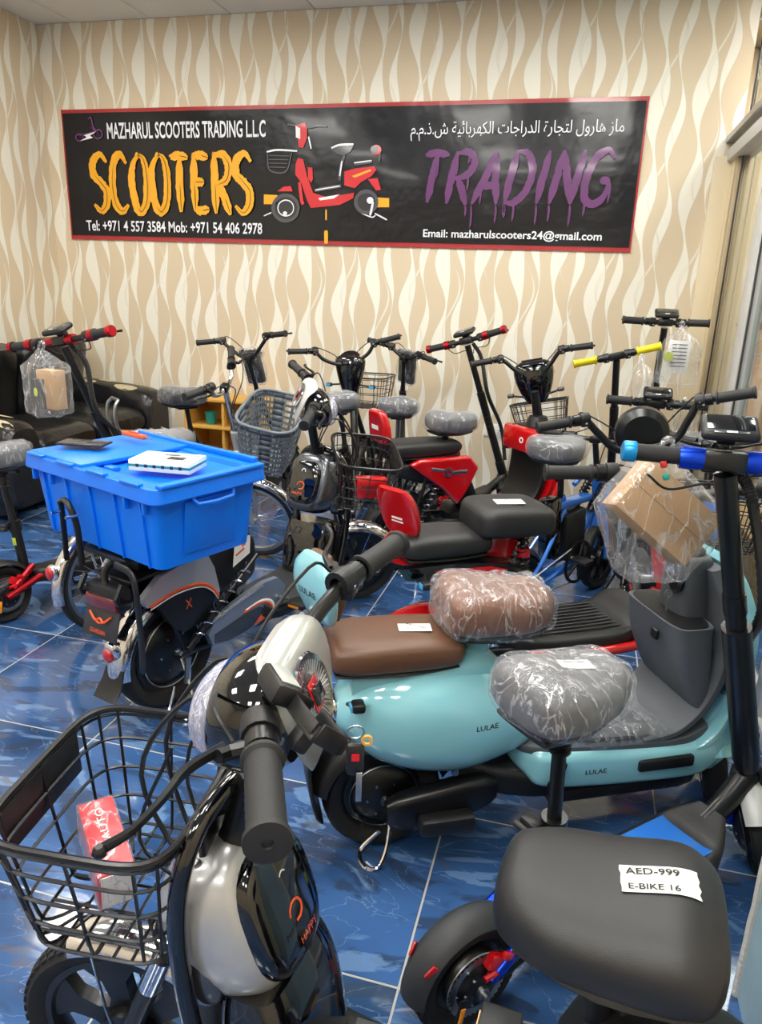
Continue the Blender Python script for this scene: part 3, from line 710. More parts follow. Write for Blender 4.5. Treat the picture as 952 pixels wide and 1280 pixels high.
def handlebar(root, S, c, pts, grip=.115, r=.012, gr=.017, bar='black_satin', gripm='grip_rubber', lever=True, collar=None, endcap=None, sw=True, cables=True, lm='black_satin', tipcol=None, spread=0.0):
    """pts: left half of the bar (y, dx, dz) from the stem outwards, mirrored for the right"""
    c = Vector(c); P = [c + Vector((dx, y, dz)) for y, dx, dz in pts]; Q = [Vector((p.x, 2 * c.y - p.y, p.z)) for p in P]
    hb = MB(bar, S).tube(list(reversed(Q)) + ([] if pts[0][0] == 0 else []) + P[(1 if pts[0][0] == 0 else 0):], r, 12, 5).out('handlebar', root)
    for s, W in ((1, P), (-1, Q)):
        d = (W[-1] - W[-2]).normalized(); e = W[-1] + d * .004; g0 = e - d * grip
        q = MB(gripm, S); n = 9
        prof = [(gr * .9, 0), (gr * 1.22, 0), (gr * 1.24, .006), (gr * 1.02, .009)]
        for k in range(n): h0 = .012 + (grip - .022) * k / n; prof += [(gr, h0), (gr * 1.03, h0 + (grip - .022) / n * .5)]
        prof += [(gr, grip - .010), (gr * 1.2, grip - .008), (gr * 1.2, grip - .001), (gr * .9, grip), (gr * .3, grip), (gr * .25, grip - .003), (0, grip - .003)]
        q.lathe(prof, tuple(g0), tuple(d), 20)
        g = q.out('grip', hb)
        if endcap: MB(endcap, S).lathe([(gr * 1.26, grip - .022), (gr * 1.26, grip), (gr * 1.1, grip + .004), (0, grip + .004)], tuple(g0), tuple(d), 18).out('grip_cap', hb)
        if collar: MB(collar, S).lathe([(gr * 1.02, -.03), (gr * 1.3, -.03), (gr * 1.3, .004), (gr * 1.02, .004)], tuple(g0), tuple(d), 18, closed=True).out('collar', hb)
        if lever:
            f = Vector((1, 0, 0)); f = (f - d * f.dot(d)).normalized(); u = f.cross(d) * s
            if u.z < 0: u = -u
            a = g0 - d * .022
            q = MB(lm, S); q.lathe([(r, -.012), (r + .007, -.012), (r + .007, .012), (r, .012)], tuple(a), tuple(d), 14, closed=True)
            q.tube([a + f * .010, a + f * .034 - u * .004, a + f * .046 + d * .012], [.010, .009, .008], 8)
            q.tube([a + f * .040 - d * .004, a + f * (.056 + spread * .3) + d * .03, a + f * (.054 + spread * .6) + d * .07, a + f * (.050 + spread) + d * .110, a + f * (.056 + spread * 1.25) + d * .130], [.007, .007, .0055, .005, .006], 8, 4, flat=.7)
            q.ell(tuple(a + f * (.057 + spread * 1.25) + d * .133), (.007, .007, .007), 8); q.out('brake_lever', hb)
            if cables:
                z = MB('black_plastic', S); z.tube([a + f * .03 - d * .012, a + f * .05 - d * .05 + u * .02, c + Vector((.07, s * .05, .03)), c + Vector((.045, s * .015, -.10)), c + Vector((.05, s * .01, -.22))], .0028, 6, 5); z.out('brake_cable', hb)
        if sw:
            a = g0 - d * .052; q = MB('black_plastic', S)
            q.lathe([(r, -.016), (r + .010, -.016), (r + .011, 0), (r + .010, .016), (r, .016)], tuple(a), tuple(d), 14, closed=True)
            z_ = Matrix.Translation(a + Vector((-.012, 0, -.012))); q.box(tuple(a + Vector((-.008, 0, -.010))), (.026, .030, .034), .005); bx = q.out('switch_box', hb)
            MB('steel', S).box(tuple(a + Vector((-.022, .005, -.004))), (.004, .008, .006), .001).box(tuple(a + Vector((-.022, -.006, -.016))), (.004, .008, .006), .001).out('switch', hb)
    return hb
BMX = [(0, 0, 0), (.045, 0, 0), (.10, -.01, .045), (.15, -.02, .10), (.20, -.035, .115), (.33, -.075, .11)]
LOW = [(0, 0, 0), (.05, 0, .0), (.13, -.01, .03), (.20, -.03, .045), (.33, -.085, .04)]
STR = [(0, 0, 0), (.10, 0, 0), (.20, -.004, .004), (.29, -.012, .006)]
def saddle(root, c, L, W, H, mat='seat_black', wrapd=False, nose=.55, label=None, tilt=0, name='seat', amp=.010, seed=0, e=3.0):
    M = Tr(*c) @ Ry(-tilt)
    st = [(-.50 * L, .0, W * .12, H * .10), (-.49 * L, .0, W * .26, H * .22), (-.465 * L, .004, W * .37, H * .34), (-.41 * L, .006, W * .45, H * .43), (-.28 * L, .008, W * .5, H * .5), (-.02 * L, 0, W * .48, H * .46), (.22 * L, -.002, W * (nose * .5 + .10), H * .44), (.39 * L, 0, W * nose * .5, H * .42), (.46 * L, 0, W * nose * .40, H * .34), (.49 * L, -.002, W * nose * .26, H * .22), (.5 * L, -.002, W * nose * .12, H * .10)]
    o = MB(mat, M).loft(st, 32, e, 4).out(name, root)
    MB('black_plastic', M).loft([(-.42 * L, -H * .46, W * .34, H * .08), (0, -H * .48, W * .38, H * .10), (.38 * L, -H * .44, W * nose * .36, H * .08)], 16, 3, 3).out('seat_pan', o)
    if wrapd: wrap(o, 'plastic_wrap', o, .004, amp, 13, seed=seed)
    return o
def cushion(root, x0, x1, z, W, H, mat='seat_black', name='rear_seat', M=I4, e=3.6, front=.85, arch=0.0):
    L = x1 - x0
    o = MB(mat, M).loft([(x0, z, W * .36, H * .25), (x0 + .04 * L, z, W * .45, H * .42), (x0 + .2 * L, z + arch, W * .5, H * .5), (x0 + .6 * L, z + arch, W * .5, H * .5), (x0 + .92 * L, z - .0, W * .5 * front, H * .42), (x1, z, W * .4 * front, H * .22)], 28, e, 5).out(name, root)
    MB('black_plastic', M).loft([(x0 + .01, z - H * .5, W * .38, .008), (x0 + L * .5, z - H * .5, W * .46, .010), (x1 - .01, z - H * .5, W * .38 * front, .008)], 16, 3.4, 3).out('seat_base', o)
    return o
def basket(root, M, c, L, W, H, taper=.8, wire=.0022, mat='black_satin', nx=7, ny=6, nz=4, rim=.005, step=2, nb=3):
    """wire basket: c = centre of the rim; L along x, W along y"""
    def ring(z, k, n=48, e=5):
        l, w_ = L / 2 * k, W / 2 * k
        return [Vector((c[0] + l * math.copysign(abs(cos(a)) ** (2 / e), cos(a)), c[1] + w_ * math.copysign(abs(sin(a)) ** (2 / e), sin(a)), c[2] - z)) for a in (2 * PI * j / n for j in range(n))]
    kz = lambda t: 1 - (1 - taper) * t
    o = MB(mat, M).tube(ring(0, 1), rim, 8, closed=True).out('basket', root)
    q = MB(mat, M)
    for j in range(1, nz + 1): q.tube(ring(H * j / nz, kz(j / nz)), wire * 1.1, 5, closed=True)
    q.tube(ring(.012, 1.0), wire, 5, closed=True)
    top, bot = ring(0, 1), ring(H, taper)
    for j in range(0, 48, step):
        a, b = top[j], bot[j]; cc = Vector((c[0], c[1], c[2] - H))
        q.tube([a, a + (b - a) * .5, b - (b - a) * .08, b + (cc - b) * .1 + Vector((0, 0, -.006)), b + (cc - b) * .5], wire, 5, 3)
    for j in range(-nb, nb + 1):
        q.tube([(c[0] - L / 2 * taper, c[1] + j * W * taper / (2.5 * nb), c[2] - H), (c[0] + L / 2 * taper, c[1] + j * W * taper / (2.5 * nb), c[2] - H)], wire, 5)
        q.tube([(c[0] + j * L * taper / 8, c[1] - W / 2 * taper, c[2] - H - .003), (c[0] + j * L * taper / 8, c[1] + W / 2 * taper, c[2] - H - .003)], wire, 5)
    stuff(q.out('wires', o)); return o
def kickstand(root, x, z=.17, w=.13, lean=-.06, r=.006, mat='chrome', roll=0):
    q = MB(mat); K = math.tan(rad(-roll)); fz = lambda y: .008 + y * K
    for s in (-1, 1): q.tube([(x, s * .05, z), (x + lean * .4, s * w * .8, z * .4), (x + lean, s * w, fz(s * w)), (x + lean - .035, s * (w - .01), fz(s * (w - .01))), (x + lean - .035, s * (w - .07), fz(s * (w - .07))), (x + lean * .6, s * .05, z * .45)], r, 8, 4)
    q.cyl((x, -.055, z), (x, .055, z), .009, 10); q.out('kickstand', root)
def shock(root, a, b, mat='chrome', r=.014, coils=7, body='black_satin'):
    a, b = Vector(a), Vector(b); d = (b - a); L = d.length; dn = d.normalized()
    q = MB(body); q.cyl(a, a + d * .35, r * .8, 10); q.cyl(a + d * .3, b, r * .45, 8); q.m(mat)
    u = dn.orthogonal().normalized(); v = dn.cross(u); n = coils * 10
    q.tube([a + d * (.12 + .76 * i / n) + (u * cos(2 * PI * i / 10) + v * sin(2 * PI * i / 10)) * r for i in range(n + 1)], r * .2, 5)
    q.out('shock_absorber', root)
def blink(root, a, b, S=I4, film='film_blue', d=(.03, .022, .03)):
    q = MB('black_plastic', S); q.tube([a, b], .006, 8); q.box(b, (.034, .04, .024), .008); o = q.out('turn_signal', root)
    MB(film, S).box((b[0] - .018, b[1], b[2]), (.004, .032, .018), .003).out('lens', o)
    return o
def reflector_label(root, txts, c, w, h, T=None, mat='paper', name='price_label'):
    T = T or Tr(*c); o = MB(mat, T).box((0, 0, 0), (w, h, .0012), .0003).out(name, root)
    q = MB('ink', T @ Tr(0, 0, .0013)); n = len(txts)
    for i, t_ in enumerate(txts):
        q.text(t_[0], T_ if False else Tr(t_[1] * w, t_[2] * h, 0), h=h * t_[3])
    q.out('writing', o, ang=0); return o

# ------------------------------------------------------------------ tank-style electric bicycle (silver / black)
def tank_bike(name, loc, head, label, st=45, roll=0, near=False, basket_on=True, col='silver_paint', rear_box=False, cat_='electric bike', seatw=(.30, .26, .10), wb=1.15, group=None, wrapped=False, seat_e=2.9, seat_nose=.74, phone=False, cx=0, stl='bmx', tank=True, seat_at=(.385, .745), tz=0.0, tsc=.74, tx=0.0, psc=.86, sidem=None, cw=(.892, 0, .985), bk=(1.155, .80, .30, .36), ck=1.0):
    t = thing(name, loc, head, label, cat_, group, roll)
    H = (.915, .70); S = steer(H, st)
    R_ = .205; f = (wb, 0, R_)
    fw = wheel(t, 'front_wheel', f, R_, .062, 'cast', S, tread=near)
    rw = wheel(t, 'rear_wheel', (0, 0, .213), .213, .082, 'disc', tread=near)
    fm = MB('chrome', S).fender(f, R_ + .012, .085, 66 if near else 22, 176, 22, bulge=.014).out('front_fender', t)
    MB('chrome', S).tube([(wb, .05, R_), (wb + .02, .05, R_ + .10), (wb + .05, .03, R_ + .225)], .003, 6).tube([(wb, -.05, R_), (wb + .02, -.05, R_ + .10), (wb + .05, -.03, R_ + .225)], .003, 6).out('fender_stay', fm)
    MB('chrome').fender((0, 0, .213), .213 + .008, .10, 20, 186, 24, bulge=.018).out('rear_fender', t)
    q = MB('black_plastic'); q.sweep([(-.224, .235, .044, .006), (-.236, .20, .048, .006), (-.256, .165, .054, .006), (-.280, .142, .050, .004)], 18, 3, 5); q.out('mud_flap', t)
    o = MB('chrome').ell((-.228, 0, .30), (.022, .032, .040), 18, (0, -.3, 0)).out('tail_light', t); MB('red_lens').ell((-.245, 0, .292), (.016, .024, .027), 16).out('lens', o)
    # fork and steering column
    q = MB('black_satin', S)
    for s in (-1, 1):
        q.cyl((wb, s * .052, R_), (wb - .085, s * .052, R_ + .21), .017, 12); q.cyl((wb - .085, s * .052, R_ + .21), (wb - .125, s * .052, R_ + .31), .012, 10)
    q.box((wb - .13, 0, R_ + .315), (.07, .14, .03), .01); q.cyl((wb - .13, 0, R_ + .32), (.905, 0, .76), .022, 14); q.cyl((.905, 0, .76), (.855, 0, .93), .019, 14); q.out('fork', t)
    for s in (-1, 1): MB('chrome', S).cyl((wb - .07, s * .052, R_ + .175), (wb - .10, s * .052, R_ + .25), .0185, 12).out('fork_sleeve', t)
    # tank
    if tank:
        TM = Tr(.925 + tx, 0, .575 + tz) @ Ry(20) @ Matrix.Scale(tsc, 4) @ Tr(-.925, 0, -.575)
        q = MB(col, TM); q.loft([(.80, .57, .085, .10, 3), (.815, .57, .115, .145, 3), (.86, .572, .140, .158, 2.8), (.92, .574, .146, .155, 2.6), (.985, .565, .118, .125, 2.6), (1.03, .555, .07, .08, 2.4), (1.045, .55, .03, .03, 2.2)], 36, 3, 5)
        tk = q.out('tank_cover', t); bv = q.bvh()
        TP = TM @ Tr(.80, 0, .565) @ Matrix.Diagonal((1, psc, psc, 1)) @ Tr(-.80, 0, -.565); q = MB('black_gloss', TP); q.loft([(.770, .565, .02, .03, 3), (.776, .565, .085, .100, 3), (.79, .565, .105, .128, 3), (.83, .565, .108, .134, 3)], 32, 3, 4)
        pn = q.out('tank_panel', t); pv = q.bvh()
        q = MB('cyan', TM); T0 = Tr(.7, 0, .615) @ Rz(-90) @ Rx(90)
        q.lathe([(0, 0), (.016, 0), (.016, .004), (0, .004)], (.777, 0, .62), (-1, 0, 0), 20); q.out('power_button', pn)
        MB('white', TM).lathe([(.010, 0), (.013, 0), (.013, .005), (.010, .005)], (.777, 0, .62), (-1, 0, 0), 18, closed=True).out('button_ring', pn)
        q = MB('orange', I4); TT = TM @ Tr(.755, 0, .53) @ Rz(-90) @ Rx(90); q.text('HAPPY', TT @ Tr(0, -.028, 0), w=.062); q.M = TM
        for k in range(3): q.tube([(.772 - .0 , .022 * cos(a * .6 + k), .545 + .020 * sin(a * .6 + k)) for a in range(6)], .0035, 5)
        q.out('logo', pn, ang=0)
        MB('black_satin', TM).box((.768, 0, .478), (.012, .022, .030), .004).out('charge_cover', pn)
        for s in (-1, 1): MB('gunmetal', TM).ell((.93, s * .126, .51), (.050, .026, .070), 18).out('side_badge', t)
        for s in (-1, 1): MB('steel', TM).ell((.885, s * .085, .722), (.016, .010, .004), 12).out('rivet', t)
    # loop guard
    MB('black_gloss').tube([(.89, -.13, .22), (.945, -.135, .42), (.965, -.135, .62), (.955, -.10, .745), (.94, 0, .785), (.955, .10, .745), (.965, .135, .62), (.945, .135, .42), (.89, .13, .22)], .0145, 12, 6).out('loop_guard', t)
    MB('black_satin').cyl((.945, 0, .66), (.905, 0, .80), .031, 16).out('head_tube', t)
    MB('black_gloss').loftz([(.22, .84, .05, .10, 4), (.25, .845, .065, .115, 4), (.40, .87, .065, .115, 4), (.47, .885, .05, .10, 4)], 28, 4, 3).out('battery_column', t)
    # frame, battery column, footboard
    q = MB('black_plastic'); q.sweep([(.93, .45, .10, .05), (.90, .30, .12, .055), (.82, .225, .13, .03), (.66, .20, .14, .022), (.48, .20, .14, .022), (.40, .24, .12, .03)], 20, 5, 5); q.out('footboard', t)
    MB('dark_grey').sweep([(.78, .235, .12, .004), (.66, .227, .13, .004), (.50, .227, .125, .004)], 16, 6, 3).out('foot_mat', t)
    q = MB('black_satin'); q.tube([(.86, .05, .24), (.6, .06, .165), (.32, .06, .17), (.0, .06, .205)], .016, 10, 4).tube([(.86, -.05, .24), (.6, -.06, .165), (.32, -.06, .17), (.0, -.06, .205)], .016, 10, 4); q.cyl((.33, 0, .20), (.40, 0, .62), .022, 12); q.out('frame', t)
    q = MB('black_plastic'); q.loft([(.16, .46, .05, .05), (.20, .46, .075, .11), (.32, .47, .085, .13), (.40, .46, .075, .10), (.44, .44, .04, .06)], 24, 3.8, 4); q.out('battery_case', t)
    for s in (-1, 1):
        q = MB(sidem or col, Tr(0, 0, 0)); q.prism([(-.18, .49), (-.10, .545), (.0, .56), (.12, .555), (.15, .50), (.175, .40), (.165, .39), (.14, .43), (.08, .465), (.0, .475), (-.08, .465), (-.16, .455)], s * .080, s * .104); q.out('side_cover', t)
        MB('black_satin').prism([(-.12, .46), (.0, .474), (.09, .463), (.145, .43), (.165, .385), (.12, .31), (.0, .30), (-.06, .36)], s * .070, s * .092).out('side_cover', t)
        st_ = cat([(-.15, 0, .462), (-.04, 0, .478), (.07, 0, .468), (.13, 0, .435), (.165, 0, .39)], 6); MB('orange').tube([(p.x, s * .1045, p.z - .006) for p in st_], .0065, 6, flat=.4).out('stripe', t); MB('white').tube([(p.x, s * .1045, p.z - .017) for p in st_], .0025, 5, flat=.5).out('stripe', t)
        q = MB('orange', Tr(.03, s * .0935, .40) @ Rx(90)); q.text('X', Tr(0, 0, 0), h=.035, w=.03); q.out('emblem', t, ang=0)
        q = MB('side_blue'); q.prism([(.10, .255), (.14, .30), (.30, .337), (.42, .352), (.50, .345), (.545, .30), (.53, .25), (.46, .205), (.34, .185), (.20, .185), (.12, .205)], s * .088, s * .112); cc = q.out('chain_cover', t)
        MB('black_gloss').prism([(.13, .245), (.30, .265), (.38, .262), (.43, .235), (.40, .205), (.30, .192), (.20, .192), (.13, .21)], s * .1122, s * .1145).out('inlay', cc)
        st_ = cat([(.30, 0, .275), (.39, 0, .283), (.45, 0, .262), (.47, 0, .225), (.44, 0, .200)], 6); MB('white').tube([(p.x, s * .113, p.z) for p in st_], .006, 6, flat=.4).out('stripe', cc); MB('orange').tube([(p.x - .012, s * .114, p.z - .004) for p in st_], .0055, 6, flat=.4).out('stripe', cc)
        MB('orange').prism([(.34, .197), (.43, .205), (.42, .245)], s * .1146, s * .1155).out('stripe', cc)
        MB('chrome').tube([(.12, s * .113, .30), (.30, s * .114, .332), (.40, s * .114, .345)], .008, 6, 4, flat=.5).out('trim_strip', cc)
        shock(t, (.0, s * .108, .24), (.39, s * .098, .475), r=.017)
        q = MB('steel'); q.cyl((.50, s * .10, .26), (.50, s * .13, .26), .010, 10); q.cyl((.50, s * .125, .26), (.53 if s < 0 else .47, s * .135, .25 if s < 0 else .31), .009, 8); cr = q.out('crank', t)
        zc = .235 if s < 0 else .31; xc = .54 if s < 0 else .46
        q = MB('black_plastic'); q.box((xc, s * .185, zc), (.075, .09, .022), .006); q.m('amber').box((xc + .038, s * .185, zc), (.003, .05, .010)).box((xc - .038, s * .185, zc), (.003, .05, .010)); q.out('pedal', t)
    q = MB('paper', Tr(.30, -.100, .515) @ Rx(90)); q.add([(-.05, -.05, 0), (.045, -.02, 0), (.05, .05, 0), (-.035, .06, 0)], [(0, 1, 2, 3)]); q.m('orange').box((-.01, .0, .001), (.05, .008, .0005), rot=(0, 0, .3)).box((.01, .025, .001), (.02, .015, .0005), rot=(0, 0, .3)); q.out('sticker', t, ang=0)
    q = MB('black_satin'); q.box((-.02, 0, .555), (.38, .18, .014), .006)
    for s in (-1, 1): q.tube([(-.24, s * .085, .56), (-.26, s * .085, .50), (-.10, s * .08, .46), (.0, s * .09, .24)], .009, 8, 3)
    q.out('rear_rack', t)
    o = MB('black_plastic').box((-.225, 0, .50), (.06, .17, .085), .02).out('light_housing', t); MB('maroon_lens').box((-.252, 0, .485), (.022, .15, .045), .010).out('lens', o)
    pl = MB('dark_grey').box((-.262, 0, .415), (.006, .16, .10), .004, (0, .25, 0)).out('number_plate', t)
    q = MB('orange', Tr(-.268, 0, .43) @ Ry(14)); q.tube([(0, -.05, .018), (0, -.02, -.006), (0, 0, .004), (0, .02, -.006), (0, .05, .018)], .004, 5, 3); q.tube([(0, -.04, .008), (0, 0, -.012), (0, .04, .008)], .003, 5, 3); q.text('GUARDIAN', Tr(-.003, 0, -.038) @ Rz(-90) @ Rx(90), w=.07, h=.014); q.out('wing_emblem', pl)
    kickstand(t, .02, .18, .15)
    MB('steel').box((.01, -.092, .15), (.022, .014, .10), .003, (0, .1, 0)).out('stand_bracket', t)
    if seat_at and not rear_box:
        sx, sz = seat_at; t_seat = saddle(t, (sx, 0, sz), seatw[0], seatw[1], seatw[2], wrapd=wrapped, nose=seat_nose, e=seat_e)
        MB('steel').cyl((.40, 0, .60), (sx + .01, 0, sz - .05), .014, 12).out('seat_post', t)
    if rear_box:
        for yy in (-.05, .14):       # the tall black loops that hold the crate
            o = None
    # cowl, lamp, gauge
    C = cw; CS = Matrix.Diagonal((.62 * ck, .9 * ck, .9 * ck, 1)); S0 = S; SC_ = S @ Tr(*C) @ CS
    q = MB('black_gloss', SC_); q.loft([(-.03, .0, .085, .075, 2.4), (.03, -.005, .105, .088, 2.3), (.09, -.012, .102, .086, 2.3), (.135, -.02, .090, .076, 2.2), (.15, -.022, .07, .06, 2.2)], 30, 2.4, 5); cw = q.out('lamp_cowl', t)
    q = MB('lens_clear', SC_); q.loft([(.13, -.02, .084, .070, 2.2), (.17, -.024, .076, .062, 2.1), (.20, -.028, .05, .042, 2.0), (.21, -.03, .012, .01, 2)], 26, 2.2, 4); q.out('headlight', t)
    MB('steel', SC_).lathe([(.01, .140), (.03, .150), (.055, .165), (.06, .168)], (0, 0, -.022), (1, 0, 0), 22).out('reflector', t)
    q = MB('cowl_silver' if near else 'alu_white', SC_); q.sweep([(.045, .098, .05, .004), (.02, .098, .085, .005), (-.02, .080, .108, .007), (-.045, .035, .110, .009), (-.062, -.03, .085, .008), (-.065, -.085, .04, .005)], 24, 3.0, 5); q.out('cowl_plate', t)
    G = SC_ @ Tr(-.058, .02, .028) @ Ry(-62)
    g = MB('chrome', G).lathe([(.0, .002), (.060, .002), (.066, .008), (.062, .012), (.05, .010), (.02, .004)], n=36).out('gauge', t)
    q = MB('steel', G)
    for k in range(40): a = k * PI / 20; q.tube([(.022 * cos(a), .022 * sin(a), .008), (.052 * cos(a), .052 * sin(a), .013)], .0009, 4)
    stuff(q.out('gauge_ticks', g)); MB('red_gloss', G).box((0, 0, .012), (.05, .035, .004), .002).out('gauge_face', g); MB('screen_dark', G).box((-.0, 0, .018), (.03, .03, .01), .003).out('gauge_window', g)
    hb = handlebar(t, S, (.862, 0, .93), {'bmx': BMX, 'v': [(0, 0, 0), (.05, -.0, .01), (.12, -.005, .055), (.18, -.03, .085), (.24, -.055, .10), (.355, -.10, .105)]}[stl], grip=.125, r=.0125, gr=.0192 if near else .0175, spread=.07 if near else 0)
    for s in (-1, 1):
        q = MB('black_plastic', S); q.tube([(1.02, s * .02, .60), (1.07, s * .04, .80), (.98, s * .05, .95), (.90, s * .03, .94)], .004, 6, 5); q.tube([(1.0, s * .035, .58), (1.06, s * .08, .72), (.99, s * .09, .90)], .003, 6, 5); q.out('brake_cable', t)
    if basket_on:
        b = basket(t, S, (bk[0], 0, bk[1]), bk[2], bk[3], .22, .80, .0028 if near else .0022, step=3 if near else 2, nb=2 if near else 3, rim=.006)
        q = MB('black_satin', S); q.box((bk[0] - bk[2] / 2, 0, bk[1] - .07), (.012, .10, .14), .003); q.cyl((bk[0] - bk[2] / 2, 0, bk[1] - .04), (.90, 0, .76), .010, 8); q.out('basket_bracket', t)
        MB('black_plastic', S).box((bk[0] + bk[2] / 2 - .002, 0, bk[1] - .05), (.006, .20, .085), .008).out('basket_plate', b)
    return t, S

# ------------------------------------------------------------------ kick scooters (folding, electric)
def kick(name, loc, head, label, accent='red_anod', wb=.85, r=.125, base_z=.24, top=(.60, 1.14), st=0, roll=0, seat=None, grips='ends', bw=.29, disp=True, coil=True, near=False,
         deckmat='black_plastic', detail=True, sleeves=True, group=None, barz=None, rear_shock=True, dz=.17, gs=1.25, lv=0, ks=1):
    t = thing(name, loc, head, label, 'kick scooter', group, roll)
    bx = wb - .02; H = (bx, base_z); rk = math.degrees(math.atan2(bx - top[0], top[1] - base_z)); S = steer(H, st, rk)
    ax = Vector((top[0] - bx, 0, top[1] - base_z)); L = ax.length; axn = ax.normalized()
    wheel(t, 'front_wheel', (wb, 0, r), r, .052, 'disc', S, disc_brake=(-.036, r * .5) if near else None)
    rw = wheel(t, 'rear_wheel', (0, 0, r), r, .06 if near else .052, 'disc', tread=near, disc_brake=(-.040, r * .56) if detail else None)
    # deck
    q = MB(deckmat); q.loft([(.13, dz, .05, .03), (.17, dz, .085, .034), (.30, dz - .02, .098, .036), (wb - .30, dz - .02, .098, .036), (wb - .22, dz, .085, .034), (wb - .16, dz + .03, .045, .03)], 28, 5, 4); dk = q.out('deck', t)
    MB('dark_grey' if accent != 'blue_anod' else 'blue_frame').box(((.16 + wb - .22) / 2, 0, dz + .018), (wb - .42, .15, .005), .002).out('deck_mat', dk)
    q = MB('black_satin')
    for s in (-1, 1): q.tube([(0, s * .045, r), (.08, s * .052, r + .02), (.16, s * .05, dz)], .013, 10, 3, flat=.6)
    q.out('swing_arm', t)
    if rear_shock:
        for s in (-1, 1):
            MB(accent).cyl((.035, s * .058, r + .035), (.13, s * .05, dz + .055), .014, 12).cyl((.02, s * .060, r + .022), (.05, s * .058, r + .045), .009, 10).out('suspension_rod', t)
    # fenders
    q = MB('black_plastic' if not near else 'dark_grey'); q.fender((0, 0, r), r + .014, .078, 15, 178, 20, bulge=.010); fd = q.out('rear_fender', t)
    for s in (-1, 1): MB('red_lens').box((-.115, s * .032, r + .09), (.03, .006, .013), .003, (0, -.85, s * .35)).out('reflector', fd)
    MB('black_satin' if not near else 'alu_white', S).fender((wb, 0, r), r + .012, .066, 20, 150, 16, bulge=.010).out('front_fender', t)
    if detail:
        q = MB('red_gloss'); q.box((.035, -.050, r + .055), (.045, .022, .035), .006, (0, .5, 0)).box((.055, -.062, r + .07), (.028, .014, .018), .005, (0, .5, 0)).cyl((.0, -.060, r + .035), (.05, -.06, r + .04), .007, 8); q.out('brake_caliper', t)
        MB('amber').box((-.055, -.062, r - .035), (.012, .004, .05), .002, (0, .2, 0)).out('side_reflector', t)
        MB('black_satin').box((-.055, -.058, r - .035), (.022, .004, .085), .002, (0, .2, 0)).out('reflector_bracket', t)
    # front fork
    q = MB('black_satin', S)
    for s in (-1, 1): q.tube([(wb, s * .045, r), (wb - .02, s * .05, r + .08), (wb - .03, s * .035, r + .15), (bx - .0, s * .02, base_z + .04)], .013, 10, 3)
    q.cyl((bx + .012, 0, base_z - .03), (bx - .01, 0, base_z + .07), .026, 14); q.out('fork', t)
    for s in (-1, 1): MB(accent, S).cyl((wb - .012, s * .056, r + .02), (wb - .030, s * .052, r + .10), .013, 12).out('fork_cover', t)
    MB('black_satin').tube([(wb - .18, 0, dz + .02), (wb - .10, 0, dz + .06), (bx - .0, 0, base_z + .02)], .030, 12, 3).out('neck', t)
    B = Vector((bx, 0, base_z)); P = lambda k: tuple(B + ax * k)
    q = MB('black_satin', S); q.cyl(P(.08), P(.62 if not near else .54), .025 if not near else .034, 16); q.cyl(P(.50), P(.97), .020 if not near else .023, 14); q.cyl(P(.585), P(.64), .026, 14); q.cyl(P(.05), P(.13), .031, 14); stm = q.out('steering_column', t)
    q = MB(accent, S); q.box(P(.13), (.03, .035, .05), .006, (0, -rad(rk), 0)); q.out('folding_latch', stm)
    q = MB('black_satin', S); q.box(P(.61), (.05, .02, .018), .004); q.out('height_clamp', stm)
    for k in range(3): MB('white', S).box(tuple(Vector(P(.40 + .035 * k)) + Vector((-.0216, 0, 0))), (.002, .012, .02), .0005).out('height_mark', stm)
    c = P(1.0); S_ = S; S = S @ Tr(*c) @ Rx(lv) @ Tr(-c[0], -c[1], -c[2])
    q = MB('black_satin', S); q.box(c, (.05, .085, .042), .008); q.out('bar_clamp', t)
    gm = {'yellow': 'yellow', 'plain': 'grip_rubber', 'ends': 'grip_rubber', 'cyan': 'grip_rubber'}[grips]
    hb = handlebar(t, S, c, [(y * bw / .29, dx, dz_) for y, dx, dz_ in STR], .12 if grips != 'yellow' else .13, .0115 * gs, .0165 * gs, gripm=gm, collar=None if grips in ('plain', 'yellow') else accent, endcap={'ends': accent, 'cyan': 'cyan'}.get(grips), lever=detail, cables=False, sw=detail, lm='black_satin')
    if sleeves:
        for s in (-1, 1): MB(accent, S @ Tr(*c)).lathe([(.012, -.026), (.0225, -.026), (.024, -.01), (.024, .01), (.0225, .026), (.012, .026)], (0, s * .062, 0), (0, 1, 0), 20, closed=True).out('clamp_sleeve', hb)
    if disp:
        Md = S @ Tr(c[0] - .01, 0, c[2] + (.052 if not near else .068)) @ Ry(-24 if not near else -34) @ Matrix.Scale(gs ** .6 if not near else .95, 4)
        q = MB('black_plastic', Md); q.box((0, 0, .0), (.078, .118, .024), .014, seg=3); q.box((.01, 0, -.025), (.03, .04, .04), .006); d_ = q.out('display', t)
        MB('screen_dark', Md).box((.004, 0, .0122), (.05, .096, .002), .008).out('screen', d_)
        MB('gunmetal', Md).box((-.030, 0, .0122), (.008, .07, .002), .001).out('button_bar', d_); MB('white', Md).box((-.030, .0, .0136), (.006, .022, .001), .0005).out('button', d_)
    S = S_
    if coil:
        c0 = Vector(c); b0 = Vector(P(.10))
        path = cat([c0 + Vector((.03, -.03, -.02)), c0 + Vector((.07, -.055, -.12)), c0 + Vector((.09, -.05, -.35)) + ax * -.0, b0 + Vector((.04, -.035, .25)), b0 + Vector((.02, -.03, .03))], 26)
        q = MB('coil', S); q.tube(path, [.0115 + .002 * (i % 2) for i in range(len(path))], 8); q.out('cable_hose', t)
        if detail:
            for s in (1, -1): MB('black_plastic', S).tube([c0 + Vector((.02, s * .15, -.005)), c0 + Vector((.06, s * .11, -.05)), c0 + Vector((.05, s * .03, -.05)), c0 + Vector((.04, -.02, -.08))], .003, 6, 5).out('cable', t)
